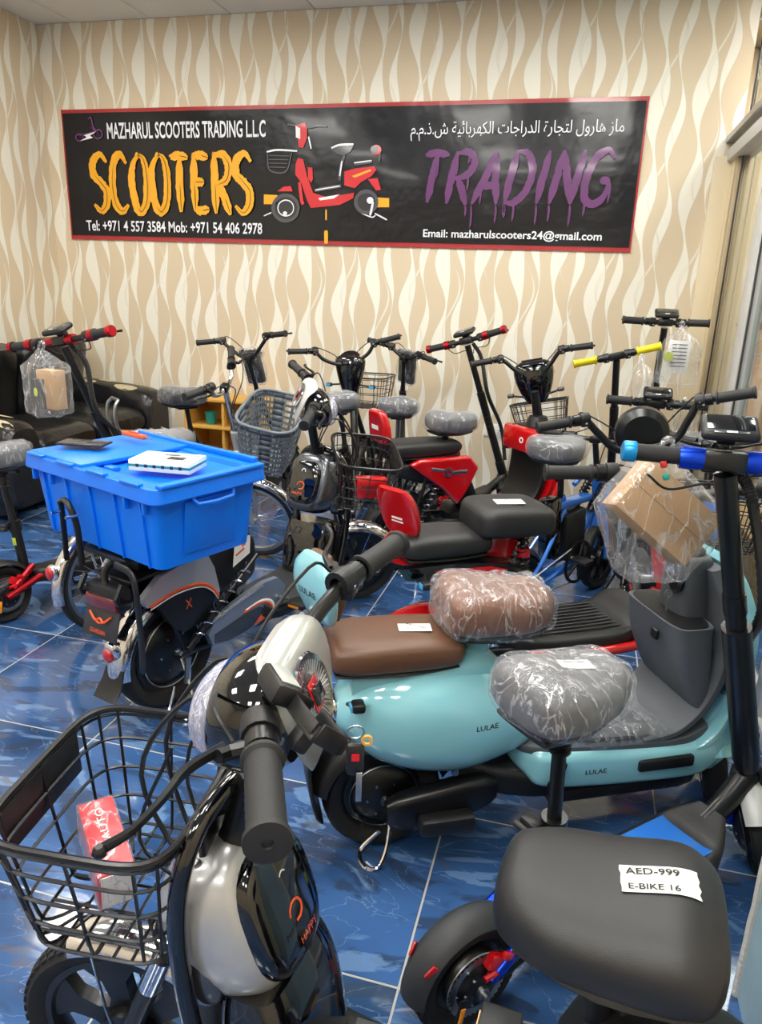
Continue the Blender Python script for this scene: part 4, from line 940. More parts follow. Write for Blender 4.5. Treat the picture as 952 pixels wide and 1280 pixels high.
    q = MB('black_satin'); q.tube([(wb * .45, ks * .09, dz - .04), (wb * .45 + .05, ks * .13, .008 + ks * .13 * math.tan(rad(-roll))), (wb * .45 + .09, ks * .13, .008 + ks * .13 * math.tan(rad(-roll)))], .006, 8, 2); q.out('kickstand', t)
    if seat:
        sx, sz, W = seat[:3]
        q = MB('black_satin'); q.cyl((sx + .02, 0, dz), (sx + .01, 0, .42), .0215, 14); q.cyl((sx + .01, 0, .40), (sx - .005, 0, sz - .05), .0155, 12); q.cyl((sx + .012, 0, .385), (sx + .009, 0, .43), .028, 14)
        for k in range(5): q.cyl((sx, 0, sz - .14 + k * .02), (sx, 0, sz - .132 + k * .02), .024, 12)
        po = q.out('seat_post', t)
        q = MB('black_plastic'); q.box((sx - .03, .025, .405), (.03, .045, .03), .006); q.cyl((sx - .05, -.03, .405), (sx - .05, .05, .40), .009, 10); q.out('quick_release', po)
        MB('foam_green').box((sx - .009, -.006, .34), (.004, .024, .034), .001).out('sticker', po)
        q = MB('black_satin'); q.cyl((sx - .05, -.05, sz - .075), (sx - .05, .05, sz - .075), .010, 10).cyl((sx + .05, -.04, sz - .075), (sx + .05, .04, sz - .075), .010, 10).box((sx, 0, sz - .055), (.13, .08, .012), .004); q.out('seat_bracket', t)
        saddle(t, (sx, 0, sz), .27, W, .115, seat[4] if len(seat) > 4 else 'seat_grey', wrapd=seat[3], nose=.62, amp=.012, seed=loc[0])
    return t, S

# ------------------------------------------------------------------ red cargo scooters
def cargo(name, loc, head, label, st, variant, roll=0, wb=1.12):
    t = thing(name, loc, head, label, 'electric scooter', None, roll); R_ = .20
    H = (.93, .62); S = steer(H, st, 16)
    wheel(t, 'front_wheel', (wb, 0, R_), R_, .085, 'disc', S); wheel(t, 'rear_wheel', (.02, 0, R_), R_, .085, 'disc', tread=True)
    MB('red_gloss', S).fender((wb, 0, R_), R_ + .014, .10, 25, 165, 20, bulge=.016).out('front_fender', t)
    MB('red_gloss' if variant == 2 else 'black_plastic').fender((.02, 0, R_), R_ + .016, .11, 60, 185, 20, bulge=.016).out('rear_fender', t)
    q = MB('black_satin', S)
    for s in (-1, 1): q.cyl((wb, s * .062, R_), (wb - .10, s * .062, R_ + .26), .019, 12)
    q.box((wb - .115, 0, R_ + .27), (.07, .16, .035), .01); q.out('fork', t)
    colm = MB('red_gloss' if variant == 2 else 'black_gloss', S).cyl((wb - .12, 0, R_ + .25), (wb - .20, 0, .68), .036, 20, .032).out('steering_column', t)
    MB('black_satin', S).cyl((wb - .195, 0, .66), (wb - .27, 0, .93), .034, 18, .022).out('column_sleeve', t)
    # seats
    cushion(t, -.09, .22 if variant == 2 else .34, .665, .20, .085, name='rear_seat')
    if variant == 2:
        o = MB('seat_black').loft([(.16, .735, .07, .03), (.175, .735, .105, .048), (.22, .738, .122, .055), (.38, .735, .122, .053), (.43, .730, .105, .045), (.455, .725, .065, .027)], 32, 4, 5).out('rider_seat', t)
        lb = MB('paper', Tr(.29, -.03, .795) @ Rz(-10)).box((0, 0, 0), (.10, .055, .002), .0005).out('price_label', o)
        q = MB('ink', Tr(.29, -.03, .7965) @ Rz(-62)); q.text('AED-1350', Tr(0, .008, 0), w=.045, h=.010); q.text('No.12', Tr(0, -.012, 0), w=.03, h=.010); q.out('writing', lb, ang=0)
        q = MB('red_gloss'); q.box((.27, 0, .60), (.11, .05, .20), .02, (0, .45, 0)); q.out('seat_riser', t)
        for s in (-1, 1): shock(t, (.36, s * .05, .50), (.34, s * .05, .70), 'black_satin', .020)
        for s in (-1, 1): MB('print_red').cyl((.352, s * .05, .60), (.35, s * .05, .63), .0225, 12).out('shock_label', t)
    else:
        saddle(t, (.315, 0, .785), .27, .215, .11, 'seat_grey', wrapd=True, nose=.6, name='rider_seat', seed=3)
        MB('black_satin').cyl((.29, 0, .58), (.275, 0, .72), .018, 14).out('seat_post', t)
        MB('red_gloss').lathe([(.0, .60), (.05, .60), (.045, .64), (.024, .655), (0, .655)], (.285, 0, 0), n=20).out('post_cap', t)
        MB('red_gloss').cyl((.15, 0, .60), (.36, 0, .61), .03, 14).out('seat_riser', t)
    # backrest
    if variant == 2:
        q = MB('red_gloss'); q.M = Tr(-.09, 0, .775) @ Rz(28) @ Ry(-14)
        q.prism([], 0, 0) if False else None
        q.loftz([(-.085, .0, .012, .05, 4), (-.06, 0, .014, .075, 4), (.0, -.004, .015, .085, 4), (.06, -.012, .014, .078, 4), (.092, -.020, .010, .055, 4)], 28, 4, 5); b_ = q.out('backrest', t)
        MB('seat_black', q.M).loftz([(-.075, .018, .010, .04, 4), (0, .016, .016, .07, 4), (.075, .006, .010, .045, 4)], 24, 4, 4).out('backrest_pad', b_)
        z = MB('white', q.M @ Tr(-.0175, 0, 0)); z.lathe([(.010, 0), (.017, 0), (.017, .002), (.010, .002)], (0, .0, .022), (-1, 0, 0), 20, closed=True); z.box((-.001, 0, -.015), (.002, .045, .006)); z.box((-.001, 0, -.028), (.002, .05, .004)); z.out('logo', b_)
        MB('red_gloss').sweep([(-.105, .70, .035, .006), (-.135, .66, .035, .007), (-.125, .62, .035, .007), (-.06, .60, .035, .007), (.02, .605, .04, .006)], 18, 4, 5).out('backrest_bracket', t)
    else:
        q = MB('red_gloss', Tr(-.12, 0, .79) @ Ry(-8)); q.loftz([(-.08, .0, .022, .078, 5), (-.06, 0, .026, .09, 5), (.02, 0, .026, .085, 5), (.07, -.006, .022, .068, 5), (.085, -.01, .012, .05, 5)], 28, 4, 4); b_ = q.out('backrest', t)
        MB('white', q.M).box((-.027, 0, .0), (.002, .07, .022), .0005).out('sticker', b_)
        q = MB('black_satin')
        for s in (-1, 1): q.tube([(-.12, s * .04, .72), (-.10, s * .05, .64), (.05, s * .055, .60)], .009, 8, 3)
        q.out('backrest_bracket', t)
    # body
    if variant == 1:
        for s in (-1, 1):
            q = MB('red_gloss'); q.prism([(.00, .60), (.06, .625), (.36, .625), (.42, .56), (.36, .44), (.30, .36), (.20, .46), (.08, .54)], s * .085, s * .13); bd = q.out('side_cover', t); bv_ = bd.modifiers.new('Bevel', 'BEVEL'); bv_.width = .014; bv_.segments = 3
            q = MB('steel'); q.tube([(.12, s * .1315, .575), (.20, s * .1315, .56)], .008, 6, flat=.3).tube([(.24, s * .1315, .545), (.34, s * .1315, .545)], .010, 6, flat=.3); q.lathe([(.014, 0), (.026, 0), (.026, .004), (.014, .004)], (.225, s * .130, .548), (0, s, 0), 20, closed=True); q.out('logo', bd)
    q = MB('black_plastic'); q.loft([(-.02, .56, .06, .04), (.05, .55, .085, .055), (.25, .52, .09, .08), (.38, .44, .085, .10), (.46, .32, .08, .07)], 22, 4, 4); q.out('battery_case', t)
    q = MB('black_satin')
    for s in (-1, 1):
        q.tube([(.02, s * .075, R_), (.2, s * .08, .26), (.42, s * .09, .24), (.55, s * .10, .20)], .018, 10, 4); q.tube([(.02, s * .09, .24), (.10, s * .09, .45), (.12, s * .085, .56)], .010, 8, 3)
    q.out('frame', t)
    for s in (-1, 1): shock(t, (.06, s * .10, .24), (.20, s * .09, .50), 'steel' if variant == 1 else 'blue_anod', .018)
    q = MB('black_plastic'); q.loft([(.30, .27, .05, .02), (.36, .28, .13, .04), (.45, .27, .15, .045), (.74, .27, .15, .045), (.82, .32, .12, .05), (.85, .36, .06, .03)], 28, 6, 4); fb = q.out('footboard', t)
    for k in range(9): MB('dark_grey').box((.62, -.10 + k * .025, .3165), (.40, .009, .005), .002).out('grip_rib', fb)
    for s in (-1, 1):
        MB('red_gloss').tube([(.36, s * .155, .27), (.50, s * .165, .255), (.80, s * .165, .262), (.88, s * .155, .30)] if variant == 2 else [(.38, s * .155, .24), (.60, s * .165, .22), (.84, s * .165, .26), (.96, s * .14, .42)], .018 if variant == 2 else .034, 14, 5).out('side_rail', t)
        if variant == 2:
            MB('steel').lathe([(.007, 0), (.012, 0), (.012, .003), (.007, .003)], (.56, s * .183, .262), (0, s, 0), 16, closed=True).out('logo', t); MB('steel').box((.60, s * .1835, .262), (.05, .002, .006)).out('logo', t)
    # front shield
    if variant == 1:
        q = MB('black_plastic'); q.sweep([(.76, .29, .14, .02), (.82, .38, .15, .02), (.845, .50, .155, .02), (.84, .64, .14, .022), (.83, .74, .09, .02)], 26, 5, 5); q.out('leg_shield', t)
        q = MB('red_gloss'); q.sweep([(.80, .26, .16, .014), (.875, .38, .175, .014), (.90, .52, .175, .014), (.885, .68, .16, .014)], 26, 5, 5); q.out('front_panel', t)
        q = MB('red_gloss'); q.box((.79, 0, .665), (.06, .31, .14), .02); pk = q.out('glove_box', t); MB('white').lathe([(.010, 0), (.017, 0), (.017, .003), (.010, .003)], (.758, -.03, .665), (-1, 0, 0), 20, closed=True).out('logo', pk)
        MB('black_plastic').lathe([(.0, .90), (.05, .89), (.07, .84), (.085, .76), (.085, .72)], (.885, 0, -.1), n=26).out('column_cover', t)
        basket(t, S, (1.14, 0, .86), .26, .34, .21, .78)
    # head
    ch = (wb - .08, .95) if variant == 2 else (wb - .20, 1.02)
    if variant == 1:
        q = MB('black_gloss', S @ Tr(ch[0] + .03, 0, ch[1] + .0)); q.loftz([(-.16, .02, .04, .05), (-.10, .02, .055, .085), (-.02, .02, .07, .11), (.05, .02, .065, .11), (.08, .015, .03, .07)], 28, 2.6, 5); hd = q.out('headlight_housing', t)
        MB('red_gloss', S @ Tr(ch[0] + .09, 0, ch[1] + .0)).loftz([(-.08, .0, .02, .06), (0, 0, .03, .115), (.06, -.01, .02, .09)], 24, 2.4, 4).out('head_cover', hd)
        MB('screen_dark', S @ Tr(ch[0], 0, ch[1] + .07) @ Ry(-35)).box((0, 0, 0), (.06, .12, .012), .005).out('display', hd)
        blink(t, (ch[0] + .02, .05, ch[1] - .12), (ch[0] + .01, .14, ch[1] - .10), S, 'gunmetal'); blink(t, (ch[0] + .02, -.05, ch[1] - .12), (ch[0] + .01, -.14, ch[1] - .10), S, 'gunmetal')
        handlebar(t, S, (ch[0], 0, ch[1]), BMX, .12, .012, .017)
    else:
        q = MB('black_satin', S @ Tr(ch[0] + .05, 0, ch[1] + .05)); q.lathe([(0, -.02), (.07, -.02), (.095, 0), (.10, .03), (.09, .06), (.05, .075), (0, .08)], (0, 0, 0), (1, 0, .15), 32); q.out('headlight_housing', t)
        handlebar(t, S, (ch[0], 0, ch[1] + .0), [(0, 0, 0), (.05, 0, .0), (.11, -.01, .02), (.16, -.03, .09), (.21, -.05, .14), (.36, -.10, .14)], .125, .014, .018, sw=True)
    for s in (-1, 1):
        blink(t, (-.02, s * .06, .60), (-.05, s * .16, .575), I4, 'film_blue') if variant == 2 else None
    kickstand(t, .10, .20, .13)
    return t, S

# ------------------------------------------------------------------ light bicycles
def bicycle(name, loc, head, label, frame='blue_frame', r=.20, wb=.95, st=0, roll=0, seat=(.30, .80, True, 'seat_grey'), headtop=(.78, .72), barz=.98, barpts=BMX, bsk=None, wheels='cast', step=True, battery=True, barm='black_satin', chain=True, hlamp=None, cat_='bicycle', sw_=.24, post='black_satin', rack=False, fend='black_plastic', hst=None, bbx=None, cr=.10, kw=.11):
    t = thing(name, loc, head, label, cat_, None, roll)
    H = headtop; S = steer(H, st, 17)
    wheel(t, 'front_wheel', (wb, 0, r), r, .05, wheels, S, rim='black_satin' if wheels != 'wire' else 'steel'); wheel(t, 'rear_wheel', (0, 0, r), r, .05, wheels, rim='black_satin' if wheels != 'wire' else 'steel')
    MB(fend, S).fender((wb, 0, r), r + .012, .06, 30, 170, 18).out('front_fender', t); MB(fend).fender((0, 0, r), r + .014, .064, 25, 190, 20).out('rear_fender', t)
    o = MB(fend).ell((-r - .02, 0, r + .10), (.02, .03, .035), 12).out('tail_light', t); MB('red_lens').ell((-r - .032, 0, r + .10), (.016, .024, .028), 12).out('lens', o)
    sx, sz = seat[0], seat[1]; bb = (bbx or .40 * wb + .02, r + .05); SH = S if hst is None else steer(H, hst, 17)
    q = MB(frame, S)
    for s in (-1, 1): q.tube([(wb, s * .04, r), (wb - .03, s * .045, r + .14), (wb - .06, s * .03, r + .26)], .013, 10, 3)
    q.cyl((wb - .06, 0, r + .25), (H[0], 0, H[1]), .018, 12); q.out('fork', t)
    q = MB(frame); q.cyl((H[0] + .03, 0, H[1] - .13), (H[0] - .002, 0, H[1] + .0), .025, 14)
    if step: q.tube([(H[0] + .02, 0, H[1] - .10), (H[0] - .12, 0, r + .14), (bb[0] + .06, 0, bb[1] - .0), bb and (bb[0], 0, bb[1])], .024, 12, 5)
    else: q.tube([(H[0] + .01, 0, H[1] - .06), (H[0] - .2, 0, .50), (sx + .06, 0, .50)], .022, 12, 4); q.cyl((H[0] + .02, 0, H[1] - .11), (bb[0], 0, bb[1]), .024, 12)
    q.cyl((bb[0], 0, bb[1]), (sx + .04, 0, .56), .020, 12)
    for s in (-1, 1): q.tube([(bb[0], s * .02, bb[1]), (.2, s * .045, r + .01), (0, s * .05, r)], .010, 8, 3); q.tube([(sx + .05, s * .02, .50), (.15, s * .045, r + .14), (0, s * .05, r)], .009, 8, 3)
    q.out('frame', t)
    q = MB('black_satin'); q.lathe([(cr - .016, -.004), (cr, -.004), (cr, .004), (cr - .016, .004)], (bb[0], -.055, bb[1]), (0, 1, 0), 36, closed=True)
    for k in range(5): a = k * 2 * PI / 5; q.cyl((bb[0], -.055, bb[1]), (bb[0] + (cr - .01) * cos(a), -.055, bb[1] + (cr - .01) * sin(a)), .009, 8)
    ch = q.out('chainring', t)
    for s in (-1, 1):
        q = MB('steel'); q.cyl((bb[0], s * .05, bb[1]), (bb[0], s * .09, bb[1]), .011, 10); q.cyl((bb[0], s * .085, bb[1]), (bb[0] + s * .12, s * .095, bb[1] - s * .06), .009, 8); q.out('crank', t)
        q = MB('black_plastic'); q.box((bb[0] + s * .12, s * .145, bb[1] - s * .06), (.07, .09, .02), .005); q.out('pedal', t)
    if chain: MB('steel').tube([(bb[0] - .02, -.055, bb[1] + .095), (0, -.055, r + .04)], .004, 5).tube([(bb[0] - .02, -.055, bb[1] - .095), (0, -.055, r - .04)], .004, 5).out('chain', t)
    MB(post).cyl((sx + .035, 0, .55), (sx + .005, 0, sz - .04), .0145, 12).out('seat_post', t)
    saddle(t, (sx, 0, sz), .27, sw_, .105, seat[3], wrapd=seat[2], nose=.5, seed=loc[1])
    MB('black_satin').box((sx, 0, sz - .065), (.12, .09, .02), .006).out('seat_bracket', t)
    if battery:
        q = MB('black_gloss'); q.box((sx - .03, 0, .42), (.09, .085, .30), .02, (0, -.15, 0)); q.out('battery', t)
    q = MB(barm, S); q.cyl((H[0], 0, H[1]), (H[0] - (barz - H[1]) * .3, 0, barz), .0145, 12); q.out('stem', t)
    hx = H[0] - (barz - H[1]) * .3
    MB('black_satin', S).box((hx, 0, barz), (.04, .05, .035), .008).out('stem_clamp', t)
    handlebar(t, SH, (hx, 0, barz), barpts, .12, .0115, .0165, bar=barm)
    if hlamp == 'round':
        q = MB('black_gloss', S @ Tr(hx + .05, 0, barz - .03)); q.loftz([(-.22, .0, .03, .035), (-.15, .0, .045, .055), (-.05, .0, .06, .085), (.04, 0, .06, .10), (.07, -.01, .03, .07)], 26, 2.4, 5); hd = q.out('headlight_housing', t)
        MB('screen_dark', S @ Tr(hx + .03, 0, barz + .035) @ Ry(-30)).lathe([(0, .004), (.06, .004), (.07, -.004)], n=24).out('display', hd)
        for s in (-1, 1): blink(t, (hx + .05, s * .05, barz - .14), (hx + .05, s * .15, barz - .15), S)
    if hlamp == 'box':
        q = MB('black_plastic', S @ Tr(hx + .06, 0, barz - .03)); q.box((0, 0, -.04), (.05, .12, .19), .015, (0, -.25, 0)); q.box((-.02, 0, .06), (.08, .13, .02), .008, (0, .3, 0)); hd = q.out('headlight_housing', t)
        MB('gunmetal', S @ Tr(hx + .04, 0, barz + .035) @ Ry(-15)).box((0, 0, 0), (.07, .12, .01), .004).out('display', hd); wrap(hd, 'plastic_wrap', hd, .006, .02, 9)
    if bsk == 'wire': basket(t, S, (H[0] + .26, 0, H[1] + .10), .26, .34, .20, .8)
    if rack:
        q = MB('steel')
        for s in (-1, 1): q.tube([(sx - .10, s * .05, .58), (-.14, s * .06, .60), (-.20, s * .06, .66), (-.205, s * .06, .76), (-.18, s * .05, .80)] , .010, 8, 4)
        for k in range(4): q.cyl((-.10 + k * .07, -.06, .60), (-.10 + k * .07, .06, .60), .006, 6)
        q.cyl((-.18, -.05, .80), (-.18, .05, .80), .010, 8); q.tube([(0, -.055, r), (-.08, -.06, .60)], .006, 6); q.tube([(0, .055, r), (-.08, .06, .60)], .006, 6); q.out('rear_rack', t)
    kickstand(t, .05, .16, kw, roll=roll)
    return t, S

# ------------------------------------------------------------------ foreground bike and crate bike
T12, S12 = tank_bike('electric_bicycle', (.505, .79, 0), 175, 'silver and black electric bike in the foreground with a wire basket and wide black saddle', st=10, near=True, stl='v', wb=1.16, bk=(1.125, .755, .29, .33), seat_at=(.40, .735), seat_nose=.70, seat_e=2.7, seatw=(.285, .240, .12), tz=-.03, tsc=.80, tx=.045, psc=1.0, cw=(.840, .045, .962))
def bvh_of(o, M=None):
    me = o.data; return BVHTree.FromPolygons([v.co.copy() for v in me.vertices], [tuple(p.vertices) for p in me.polygons])
def child(t_, nm): return [c for c in bpy.data.objects if c.parent == t_ and c.name.split('.')[0] == nm][0]
def drape_label(t_, seat_o, x, y, rot, w_, h_, lines, ragged=.0, name='price_label'):
    bv_ = bvh_of(seat_o); T = Tr(x, y, 2) @ Rz(rot); NX, NY = 14, 6; V_ = []; F = []
    for j in range(NY + 1):
        for i in range(NX + 1):
            u = (i / NX - .5) * w_ + (ragged * mnoise.noise(Vector((j * 2.1, 0, i * .1))) if i in (0, NX) else 0); v = (j / NY - .5) * h_
            p = T @ Vector((u, v, 0)); hit = bv_.ray_cast(p, Vector((0, 0, -1))); V_.append((p.x, p.y, hit[0].z + .0022))
    for j in range(NY):
        for i in range(NX): a_ = j * (NX + 1) + i; F.append((a_, a_ + 1, a_ + NX + 2, a_ + NX + 1))
    q_ = MB('paper'); q_.add(V_, F); lb_ = q_.out(name, seat_o, ang=60)
    q_ = MB('ink')
    for tx_, dx, dy, ww, hh in lines: q_.text(tx_, T @ Tr(dx, dy, 0), w=ww, h=hh, bvh=bv_, dirn=(0, 0, -1), off=.0034)
    q_.out('writing', lb_, ang=0)
drape_label(T12, child(T12, 'seat'), .345, .0, -173, .092, .046, [('AED-999', -.008, .012, .064, .012), ('E-BIKE 16', -.008, -.014, .060, .010)], .004)
T3, S3 = tank_bike('electric_bicycle', (-1.33, 2.14, 0), 74, 'black and silver electric bike carrying the big blue crate', st=-50, rear_box=True, col='gunmetal', sidem='silver_paint', wb=1.16, tz=.05, tsc=.84, cw=(.835, .015, .985), ck=1.0, bk=(1.12, .80, .29, .34))
def local(t_, P):       # world point -> the thing's own frame
    a = t_.rotation_euler[2]; d = Vector(P) - t_.location; return (d.x * cos(a) + d.y * sin(a), -d.x * sin(a) + d.y * cos(a), d.z)
dr = px_ray(349, 857); dl = local(T12, tuple(Vector((0, 0, 1.5)) + dr * (.45 / -dr.z))); dr = px_ray(388, 908); hl_ = local(T12, tuple(Vector((0, 0, 1.5)) + dr * (.475 / -dr.z)))
Mq = Tr(*dl) @ Rz(45) @ Ry(-30); d_ = MB('black_plastic', Mq).box((0, 0, 0), (.036, .062, .028), .008).out('display', T12)
MB('lcd', Mq).box((0, 0, .0145), (.024, .046, .002), .003).out('screen', d_)
Mq = Tr(*hl_) @ Rz(48) @ Ry(-42) @ Matrix.Scale(.72, 4); h = MB('black_plastic', Mq)
h.box((0, 0, 0), (.062, .115, .010), .002).box((-.030, .01, .012), (.006, .10, .026), .002).box((.030, .0, .012), (.006, .10, .022), .002).box((0, .055, .012), (.05, .006, .03), .002).box((0, -.055, .012), (.04, .006, .026), .002).box((0, 0, -.022), (.03, .03, .04), .006).out('phone_holder', T12)
# crate on the rack
CR = thing('storage_crate', (-1.365, 2.125, .64), -22, 'big blue lidded plastic storage crate strapped on the rear of an electric bike', 'crate')
q = MB('blue_bin'); L0, W0, L1, W1, Hh = .62, .36, .66, .405, .245
def rr(L, W, z, r=.03, n=6):
    P = []
    for sx, sy, a0 in ((1, 1, 0), (-1, 1, 90), (-1, -1, 180), (1, -1, 270)):
        for k in range(n + 1): a = rad(a0 + 90 * k / n); P.append((sx * (L / 2 - r) + r * cos(a), sy * (W / 2 - r) + r * sin(a), z))
    return P
q.rings([rr(L0 - .02, W0 - .02, .0), rr(L0, W0, .006), rr(L1, W1, Hh)]); q.out('bin_body', CR)
for k in range(5):
    for s in (-1, 1): MB('blue_bin').box((-.26 + .13 * k, s * (W0 / 2 + .0125), Hh * .46), (.007, .012, Hh * .90), .002, (rad(s * -5.8), 0, 0)).out('rib', CR)
for s in (-1, 1):
    MB('blue_bin').box((s * (L0 / 2 + .013), 0, Hh * .5), (.006, .20, Hh * .7), .004, (0, rad(s * 5.8), 0)).out('end_panel', CR)
    MB('blue_bin').tube([(s * (L1 / 2 + .004), -.07, Hh - .012), (s * (L1 / 2 + .024), -.068, Hh - .045), (s * (L1 / 2 + .024), .068, Hh - .045), (s * (L1 / 2 + .004), .07, Hh - .012)], .006, 8, 2).out('handle', CR)
for x_ in (-.30, -.20, .20, .29):
    MB('blue_bin').box((x_, -(W1 / 2 + .008), Hh - .035), (.012, .018, .05), .003).out('bracket', CR)
q = MB('blue_bin'); q.rings([rr(L1 + .05, W1 + .04, Hh - .022, .035), rr(L1 + .055, W1 + .045, Hh - .018, .035), rr(L1 + .045, W1 + .035, Hh + .022, .035), rr(L1 + .035, W1 + .025, Hh + .026, .03), rr(L1 - .05, W1 - .07, Hh + .026, .02), rr(L1 - .06, W1 - .08, Hh + .012, .02)]); ld = q.out('lid', CR)
MB('blue_bin').box((-.17, 0, Hh + .028), (.30, W1 + .02, .016), .005).out('lid_flap', ld)
for k in range(4): MB('blue_bin').box((-.27 + .17 * k, -(W1 / 2 + .014), Hh + .028), (.09, .022, .010), .003).out('hinge', ld)
for k in range(4): MB('blue_bin').box((.035, -.14 + .09 * k, Hh + .022), (.05, .03, .014), .004).out('interlock_tab', ld)
MB('blue_bin').box((.345, 0, Hh + .03), (.03, W1 - .0, .012), .004).out('lid_rim', ld); MB('blue_bin').box((.0, W1 / 2 + .008, Hh + .035), (L1 - .04, .02, .02), .004).out('lid_rim', ld)
# brackets of the bike that hold the crate
def crate_pt(x, y, z):
    a = rad(-22); return local(T3, (-1.375 + x * cos(a) - y * sin(a), 2.125 + x * sin(a) + y * cos(a), .655 + z))
for x0, dz_ in ((-.085, 0.0),):
    MB('black_plastic').tube([crate_pt(x0 - .03, -.225, -.07), crate_pt(x0 - .03, -.225, .10), crate_pt(x0 - .02, -.235, .135), crate_pt(x0 + .01, -.235, .145), crate_pt(x0 + .04, -.235, .12), crate_pt(x0 + .05, -.225, .06), crate_pt(x0 + .05, -.22, -.07)], .0105, 10, 4, flat=.6).out('crate_bracket', T3, 'black steel loop bolted to the crate')
    for dx in (-.03, .05): MB('chrome').cyl(crate_pt(x0 + dx, -.215, .10), crate_pt(x0 + dx, -.262, .10), .005, 8).out('bolt', T3)
MB('black_plastic').tube([crate_pt(.12, -.20, -.034), crate_pt(.20, -.20, -.045), crate_pt(.22, -.20, -.12), crate_pt(.215, -.19, -.30), crate_pt(.18, -.17, -.40)], .013, 10, 4, flat=.6).out('crate_bracket', T3)
MB('black_plastic').tube([crate_pt(.12, -.05, -.034), crate_pt(.05, -.18, -.06), crate_pt(.07, -.20, -.14), crate_pt(.12, -.19, -.22)], .012, 10, 4, flat=.6).out('crate_bracket', T3)
MB('black_satin').box(crate_pt(.03, -.02, -.026), (.34, .22, .016), .004, (0, 0, rad(-3))).box(crate_pt(.03, -.02, -.065), (.20, .14, .06), .02).out('rack_plate', T3)
def on_crate(x, y, z=.0):
    a = rad(-22); return (-1.375 + x * cos(a) - y * sin(a), 2.125 + x * sin(a) + y * cos(a), .655 + Hh + .036 + z)
t = thing('smartphone', on_crate(-.20, -.075), 8, 'grey and black smartphone lying on the blue crate lid', 'phone')
MB('black_plastic').box((0, 0, .004), (.165, .078, .008), .004).out('phone_body', t); MB('gunmetal').box((.0, 0, .0085), (.155, .070, .001), .001).out('screen', t)
t = thing('box_cutter', on_crate(-.17, .10, .003), -20, 'orange box cutter on the blue crate lid', 'knife')
MB('orange').box((0, 0, .008), (.12, .022, .016), .005).out('handle', t); MB('steel').box((.075, 0, .008), (.035, .014, .002)).out('blade', t); MB('print_red').box((.0, .0, .017), (.05, .010, .004), .001).out('slider', t)
t = thing('product_box', on_crate(.19, -.035, -.021), 4, 'flat white product box with a green edge on the blue crate lid', 'box')
q = MB('white').box((0, 0, .018), (.20, .125, .034), .002); q.out('box_body', t)
MB('label_green').box((0, -.0, .018), (.2012, .1255, .008), .0005).out('green_band', t)
q = MB('gunmetal', Tr(.035, -.01, .0355)); q.box((0, 0, 0), (.055, .036, .0008)); q.m('ink').box((-.03, .035, 0), (.05, .010, .0008)); q.m('label_green').box((.02, .048, 0), (.13, .006, .0008)); q.out('printed_picture', t, ang=0)
z = MB('ink', Tr(.1003, 0, 0));
for k in range(6): MB('ink').box((-.07 + .028 * k, -.0634, .018), (.010, .0006, .010), .0).out('printed_icon', t)

# ------------------------------------------------------------------ teal scooter
TE = thing('electric_scooter', (-.41, 1.69, 0), 28, 'glossy pale teal electric scooter with brown seats and a grey leg shield', 'electric scooter')
Ht = (.90, .62); St = steer(Ht, 62, 16)
wheel(TE, 'front_wheel', (1.05, 0, .165), .165, .07, 'disc', St); wheel(TE, 'rear_wheel', (0, 0, .165), .165, .08, 'disc')
q = MB('teal'); q.loft([(-.135, .43, .045, .035, 2.2), (-.105, .435, .085, .075, 2.2), (-.04, .425, .125, .125, 2.3), (.06, .415, .15, .155, 2.4), (.18, .40, .155, .155, 2.4), (.29, .39, .14, .125, 2.3), (.37, .375, .11, .085, 2.2), (.42, .365, .07, .05, 2.2)], 40, 2.3, 6)
bd = q.out('body_shell', TE); bv = q.bvh()
q = MB('ink'); q.text('LULAE', Tr(.235, -.4, .425) @ Rx(90), w=.062, h=.014, bvh=bv, dirn=(0, 1, 0), off=.0012); q.out('lettering', bd, ang=0)
MB('teal').loft([(-.10, .505, .06, .05), (.0, .53, .085, .055), (.16, .53, .085, .055), (.26, .52, .055, .06), (.30, .50, .03, .05)], 26, 3, 5).out('seat_cowl', TE)
MB('teal').sweep([(.20, .50, .04, .04), (.24, .57, .036, .036), (.25, .63, .033, .033)], 20, 2.4, 4).out('seat_pillar', TE)
cushion(TE, -.155, .185, .605, .215, .085, 'brown_leather', 'rear_seat', e=4, front=.95)
lb = MB('paper', Tr(.07, -.01, .6495) @ Rz(-8)).box((0, 0, 0), (.085, .042, .0015), .0003).out('price_label', TE); q = MB('ink', Tr(.07, -.01, .6508) @ Rz(-36)); q.text('AED-1250', Tr(0, .008, 0), w=.055, h=.008); q.text('No.2', Tr(-.01, -.010, 0), w=.02, h=.007); q.out('writing', lb, ang=0)
rs = saddle(TE, (.285, 0, .695), .30, .24, .13, 'saddle_brown', wrapd=True, nose=.72, name='rider_seat', amp=.016, seed=8)
MB('black_plastic').cyl((.27, 0, .60), (.28, 0, .66), .04, 16).out('seat_post', TE)
q = MB('teal', Tr(-.185, 0, .765) @ Rz(24) @ Ry(-10)); q.loftz([(-.095, .01, .010, .035, 3), (-.07, .005, .018, .06, 3), (0, 0, .024, .085, 3), (.06, .004, .020, .075, 3), (.095, .010, .010, .04, 3)], 30, 3, 5); bs = q.out('backrest', TE); bvv = q.bvh()
MB('brown_leather', q.M).loftz([(-.09, .032, .010, .033, 3), (0, .030, .018, .082, 3), (.09, .032, .010, .04, 3)], 28, 3, 5).out('backrest_pad', bs)
z = MB('ink'); z.text('LULAE', Tr(-.185, 0, .765) @ Rz(24) @ Tr(-.3, 0, 0) @ Rz(-90) @ Rx(90), w=.075, h=.018, bvh=bvv, dirn=(cos(rad(24)), sin(rad(24)), 0), off=.001); z.out('lettering', bs, ang=0)
q = MB('steel')
for s in (-1, 1): q.tube([(-.215, s * .03, .69), (-.20, s * .045, .63), (-.12, s * .05, .56)], .007, 8, 3)
